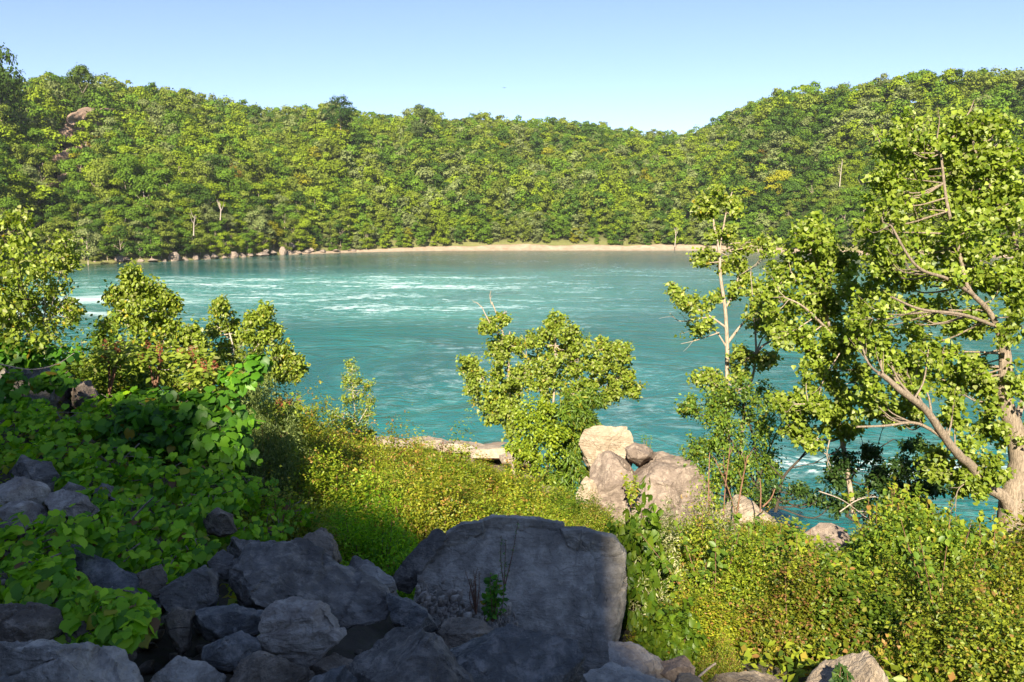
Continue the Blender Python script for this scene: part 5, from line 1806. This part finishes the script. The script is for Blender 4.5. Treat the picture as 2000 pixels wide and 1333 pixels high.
# ------------------------------------------------------------------ sumac-like leafy tops with red heads at left
def heads(px, py, Y, n, label):
    a = Acc()
    st = Acc()
    heads_ = []
    org = at(px, py + 60, Y)
    for k in range(n):
        c = at(px + RNG.uniform(-28, 28), py + RNG.uniform(-14, 14), Y + RNG.uniform(-.4, .4)) - org
        d = unit(RNG.normal(size=(70, 3)))
        P = c + d * np.array([.05, .05, .10])
        V, Fc, Cc = leaves(P, d, RNG.uniform(.02, .04, 70), T_DIAMOND, pick([(1, (.30, .07, .04)), (1, (.36, .13, .07))], 70))
        heads_.append(mesh_np("seed_head", V, Fc, Cc))
        tube(st, spline([np.array([0, 0, -.3]), c * .5 + np.array([.05, 0, 0]), c], 4), .014, .006, 5)
        m_ = 46
        dd = unit(RNG.normal(size=(m_, 3)) * np.array([1, 1, .35]))
        P = c + dd * RNG.uniform(.06, .34, (m_, 1)) - np.array([0, 0, .10])
        V, Fc, Cc = leaves(P, RNG.normal(size=(m_, 3)) * .3 + np.array([0, -.2, .8]), RNG.uniform(.08, .14, m_), T_OVAL, pick(PAL_POPLAR, m_), along=dd)
        a.add(V, Fc, Cc)
    e = obj("sumac_plant", None, None, loc=org, label=label, cat="shrub", group="sumacs with red seed heads")
    obj("leaves", a.mesh("sumac_leaves"), LEAF, e)
    for hm in heads_:
        obj("seed_head", hm, LEAF, e)
    obj("stems", st.mesh("sumac_stems", True, False), TWIG_RED, e)


heads(400, 725, 13.5, 9, "sumac with red heads left of the arching vine shoot")
heads(210, 685, 14.0, 7, "sumac with red heads below the tallest left poplar")
heads(300, 690, 14.0, 7, "sumac with red heads in front of the left poplars")
heads(545, 800, 14.5, 9, "sumac with red heads at the top of the willow bush")
heads(370, 690, 14.2, 6, "sumac with red heads between the two left poplars")


# ------------------------------------------------------------------ bare stems, sticks, small plants
def stick(path, w0, w1, label, mat=TWIG_DEAD, name="dead_stick", cat="stick", twigs=0, group=None):
    a = Acc()
    pts = [at(*p) for p in path]
    org = pts[0]
    P = spline([p - org for p in pts], 6)
    sc = path[0][2] / F
    tube(a, P, w0 * sc / 2, w1 * sc / 2, 7)
    for k in range(twigs):
        j = RNG.integers(len(P) // 3, len(P) - 1)
        L = np.linalg.norm(P[-1] - P[0])
        e = P[j] + (P[-1] - P[0]) * .2 + RNG.normal(size=3) * .10 * L
        tube(a, spline([P[j], (P[j] + e) / 2 + RNG.normal(size=3) * .02 * L, e], 3), w1 * sc * .4, w1 * sc * .25, 4)
    return obj(name, a.mesh(name, True, False), mat, loc=org, label=label, cat=cat, group=group)


stick([(258, 1015, 7.6), (280, 990, 7.5), (300, 972, 7.4)], 4.5, 3, "white weathered stick lying among the vine leaves")
SG = "thin bare stems by the pyramid-shaped boulder"
stick([(1388, 1050, 15.2), (1384, 960, 15.2), (1386, 885, 15.2)], 4, 2, "bare reddish stem left of the pyramid-shaped boulder", TWIG_RED, "bare_stem", "stem", 2, SG)
stick([(1412, 1048, 15.0), (1416, 960, 15.0), (1426, 875, 15.0)], 4, 2, "tall bare reddish stem in front of the pyramid boulder's left face", TWIG_RED, "bare_stem", "stem", 3, SG)
stick([(1438, 1010, 15.4), (1450, 940, 15.4), (1460, 890, 15.4)], 4.5, 2, "bare reddish stem rising behind the pyramid boulder's tip", TWIG_RED, "bare_stem", "stem", 3, SG)
stick([(1485, 1000, 15.6), (1486, 960, 15.6), (1484, 935, 15.6)], 3.5, 2, "short bare stem right of the pyramid boulder's tip", TWIG_RED, "bare_stem", "stem", 1, SG)
stick([(1490, 990, 15.6), (1505, 975, 15.6), (1514, 955, 15.6)], 4, 2, "short bent bare stem right of the pyramid boulder", TWIG_RED, "bare_stem", "stem", 1, SG)
stick([(1440, 1020, 14.8), (1424, 960, 14.8), (1395, 895, 14.8)], 3, 1.5, "thin bare stem crossing the others to the left", TWIG_RED, "bare_stem", "stem", 2, SG)
stick([(1842, 1160, 10.0), (1870, 1110, 10.1), (1888, 1045, 10.2)], 4.5, 2, "pale curved dead stem in the right-hand shrubs", TWIG_DEAD, "dead_stick", "stick", 3)
stick([(1365, 1322, 6.0), (1385, 1305, 6.1), (1398, 1296, 6.1)], 5, 5, "short pale stick lying beside the small tan stone")
stick([(0, 712, 10.5), (60, 722, 10.6), (110, 712, 10.8), (145, 690, 11)], 2.6, 1.2, "thin arched bare vine cane in front of the big dark bank boulder")
stick([(1880, 300, 12), (1905, 325, 12), (1950, 320, 12.2)], 1, 1, "fine twig", TWIG_DEAD) if False else None
for k, (x0, y0, x1, y1, lb) in enumerate([(575, 985, 640, 940, "bare twig at the left end of the yellow thicket"), (600, 995, 575, 915, "upright bare twig by the left end of the thicket"),
                                          (560, 960, 650, 985, "fallen bare twig under the thicket"), (1600, 960, 1690, 1010, "tangled pale twig above the rounded boulder"),
                                          (1640, 1000, 1710, 970, "crossing pale twig above the rounded boulder"), (1690, 1040, 1780, 1050, "pale twig right of the rounded boulder")]):
    stick([(x0, y0, 13.2), ((x0 + x1) / 2, (y0 + y1) / 2 - 8, 13.3), (x1, y1, 13.4)], 3, 1.5, lb, TWIG_DEAD, "dead_twig", "twig", 4, "bare dead twigs")


def herb(px, py, Y, stems, hpx, lsz, label, pal=PAL_GREEN, tm=T_OVAL, n=26):
    org = at(px, py, Y)
    a = Acc()
    st = Acc()
    for k in range(stems):
        dx = RNG.uniform(-.5, .5) * hpx * .6
        tip_ = at(px + dx, py - hpx * RNG.uniform(.6, 1.05), Y + RNG.uniform(-.1, .1)) - org
        P = spline([(0, 0, 0), tip_ * .5 + RNG.normal(size=3) * .02, tip_], 6)
        tube(st, P, .006, .002, 5)
        t_ = RNG.uniform(.15, 1, n) * (len(P) - 1)
        i0 = np.clip(t_.astype(int), 0, len(P) - 2)
        q = P[i0] + (P[i0 + 1] - P[i0]) * (t_ - i0)[:, None]
        V, Fc, Cc = leaves(q, RNG.normal(size=(n, 3)) * .4 + np.array([0, -.4, .6]), lsz * RNG.uniform(.6, 1.2, n), tm, pick(pal, n))
        a.add(V, Fc, Cc)
    e = obj("small_plant", None, None, loc=org, label=label, cat="plant")
    obj("leaves", a.mesh("herb_leaves"), LEAF, e)
    obj("stems", st.mesh("herb_stems", True, False), TWIG_RED, e)


herb(962, 1215, 6.9, 8, 95, .055, "small leafy plant growing from stone chips at the biggest boulder", PAL_DARKV)
herb(930, 1200, 7.0, 9, 90, .02, "dry grassy weed beside the small leafy plant", [(1, (.20, .15, .09)), (1, (.14, .11, .07))], T_NARROW, 20)
herb(985, 1150, 7.05, 3, 130, .025, "thin feathery weed stem against the biggest boulder's face", PAL_DARKV, T_NARROW, 40)
herb(1640, 1360, 5.6, 5, 55, .06, "small dark plant in front of the cream boulder", PAL_DARKT, T_OVAL)
herb(1262, 890, 22, 5, 40, .10, "tiny plant growing behind the huge weathered boulder", PAL_BRIGHT, T_NARROW, 16)
herb(1232, 990, 18.4, 7, 70, .09, "yellow-green plant in the cleft of the sunlit boulders", PAL_YG, T_OVAL, 26)
herb(1192, 1345, 6.3, 4, 40, .03, "small green weed at the right foot of the biggest boulder", PAL_BRIGHT, T_NARROW)

# a bird far out over the river
a = Acc()
bd = at(985, 172, 150)
a.add(np.array([(-.5, 0, .12), (-.22, -.08, .03), (0, -.12, 0), (0, .12, 0), (-.22, .08, .03), (.5, 0, .12), (.22, -.08, .03), (.22, .08, .03)]),
      np.array([(0, 1, 4), (1, 2, 3), (1, 3, 4), (5, 7, 6), (6, 7, 3), (6, 3, 2)]))
tube(a, spline([(0, -.28, 0), (0, 0, 0), (0, .3, 0)], 4), .02, .02, 6, radii=[.01, .04, .07, .08, .08, .07, .05, .04, .02])
obj("bird", a.mesh("bird", False, False), BARK_DARK, loc=bd, label="tiny dark bird flying in the open sky", cat="bird")
print("objects", len(bpy.data.objects))

# ------------------------------------------------------------------ haze over the river
bpy_m = bpy.data.materials.new("haze")
bpy_m.use_nodes = True
t_ = bpy_m.node_tree
t_.nodes.clear()
vo = t_.nodes.new("ShaderNodeVolumePrincipled")
vo.inputs['Color'].default_value = (.86, .92, 1.0, 1)
vo.inputs['Density'].default_value = HAZE
vo.inputs['Anisotropy'].default_value = .1
oo = t_.nodes.new("ShaderNodeOutputMaterial")
t_.links.new(vo.outputs[0], oo.inputs['Volume'])
hv = np.array([(x, y, z) for x in (-1460, 1460) for y in (-160, 760) for z in (-160, 175)], float)
hf = np.array([(0, 1, 3, 2), (4, 6, 7, 5), (0, 4, 5, 1), (2, 3, 7, 6), (0, 2, 6, 4), (1, 5, 7, 3)])
obj("haze", mesh_np("haze", hv, hf), bpy_m, kind="stuff", label="thin pale air over the gorge")
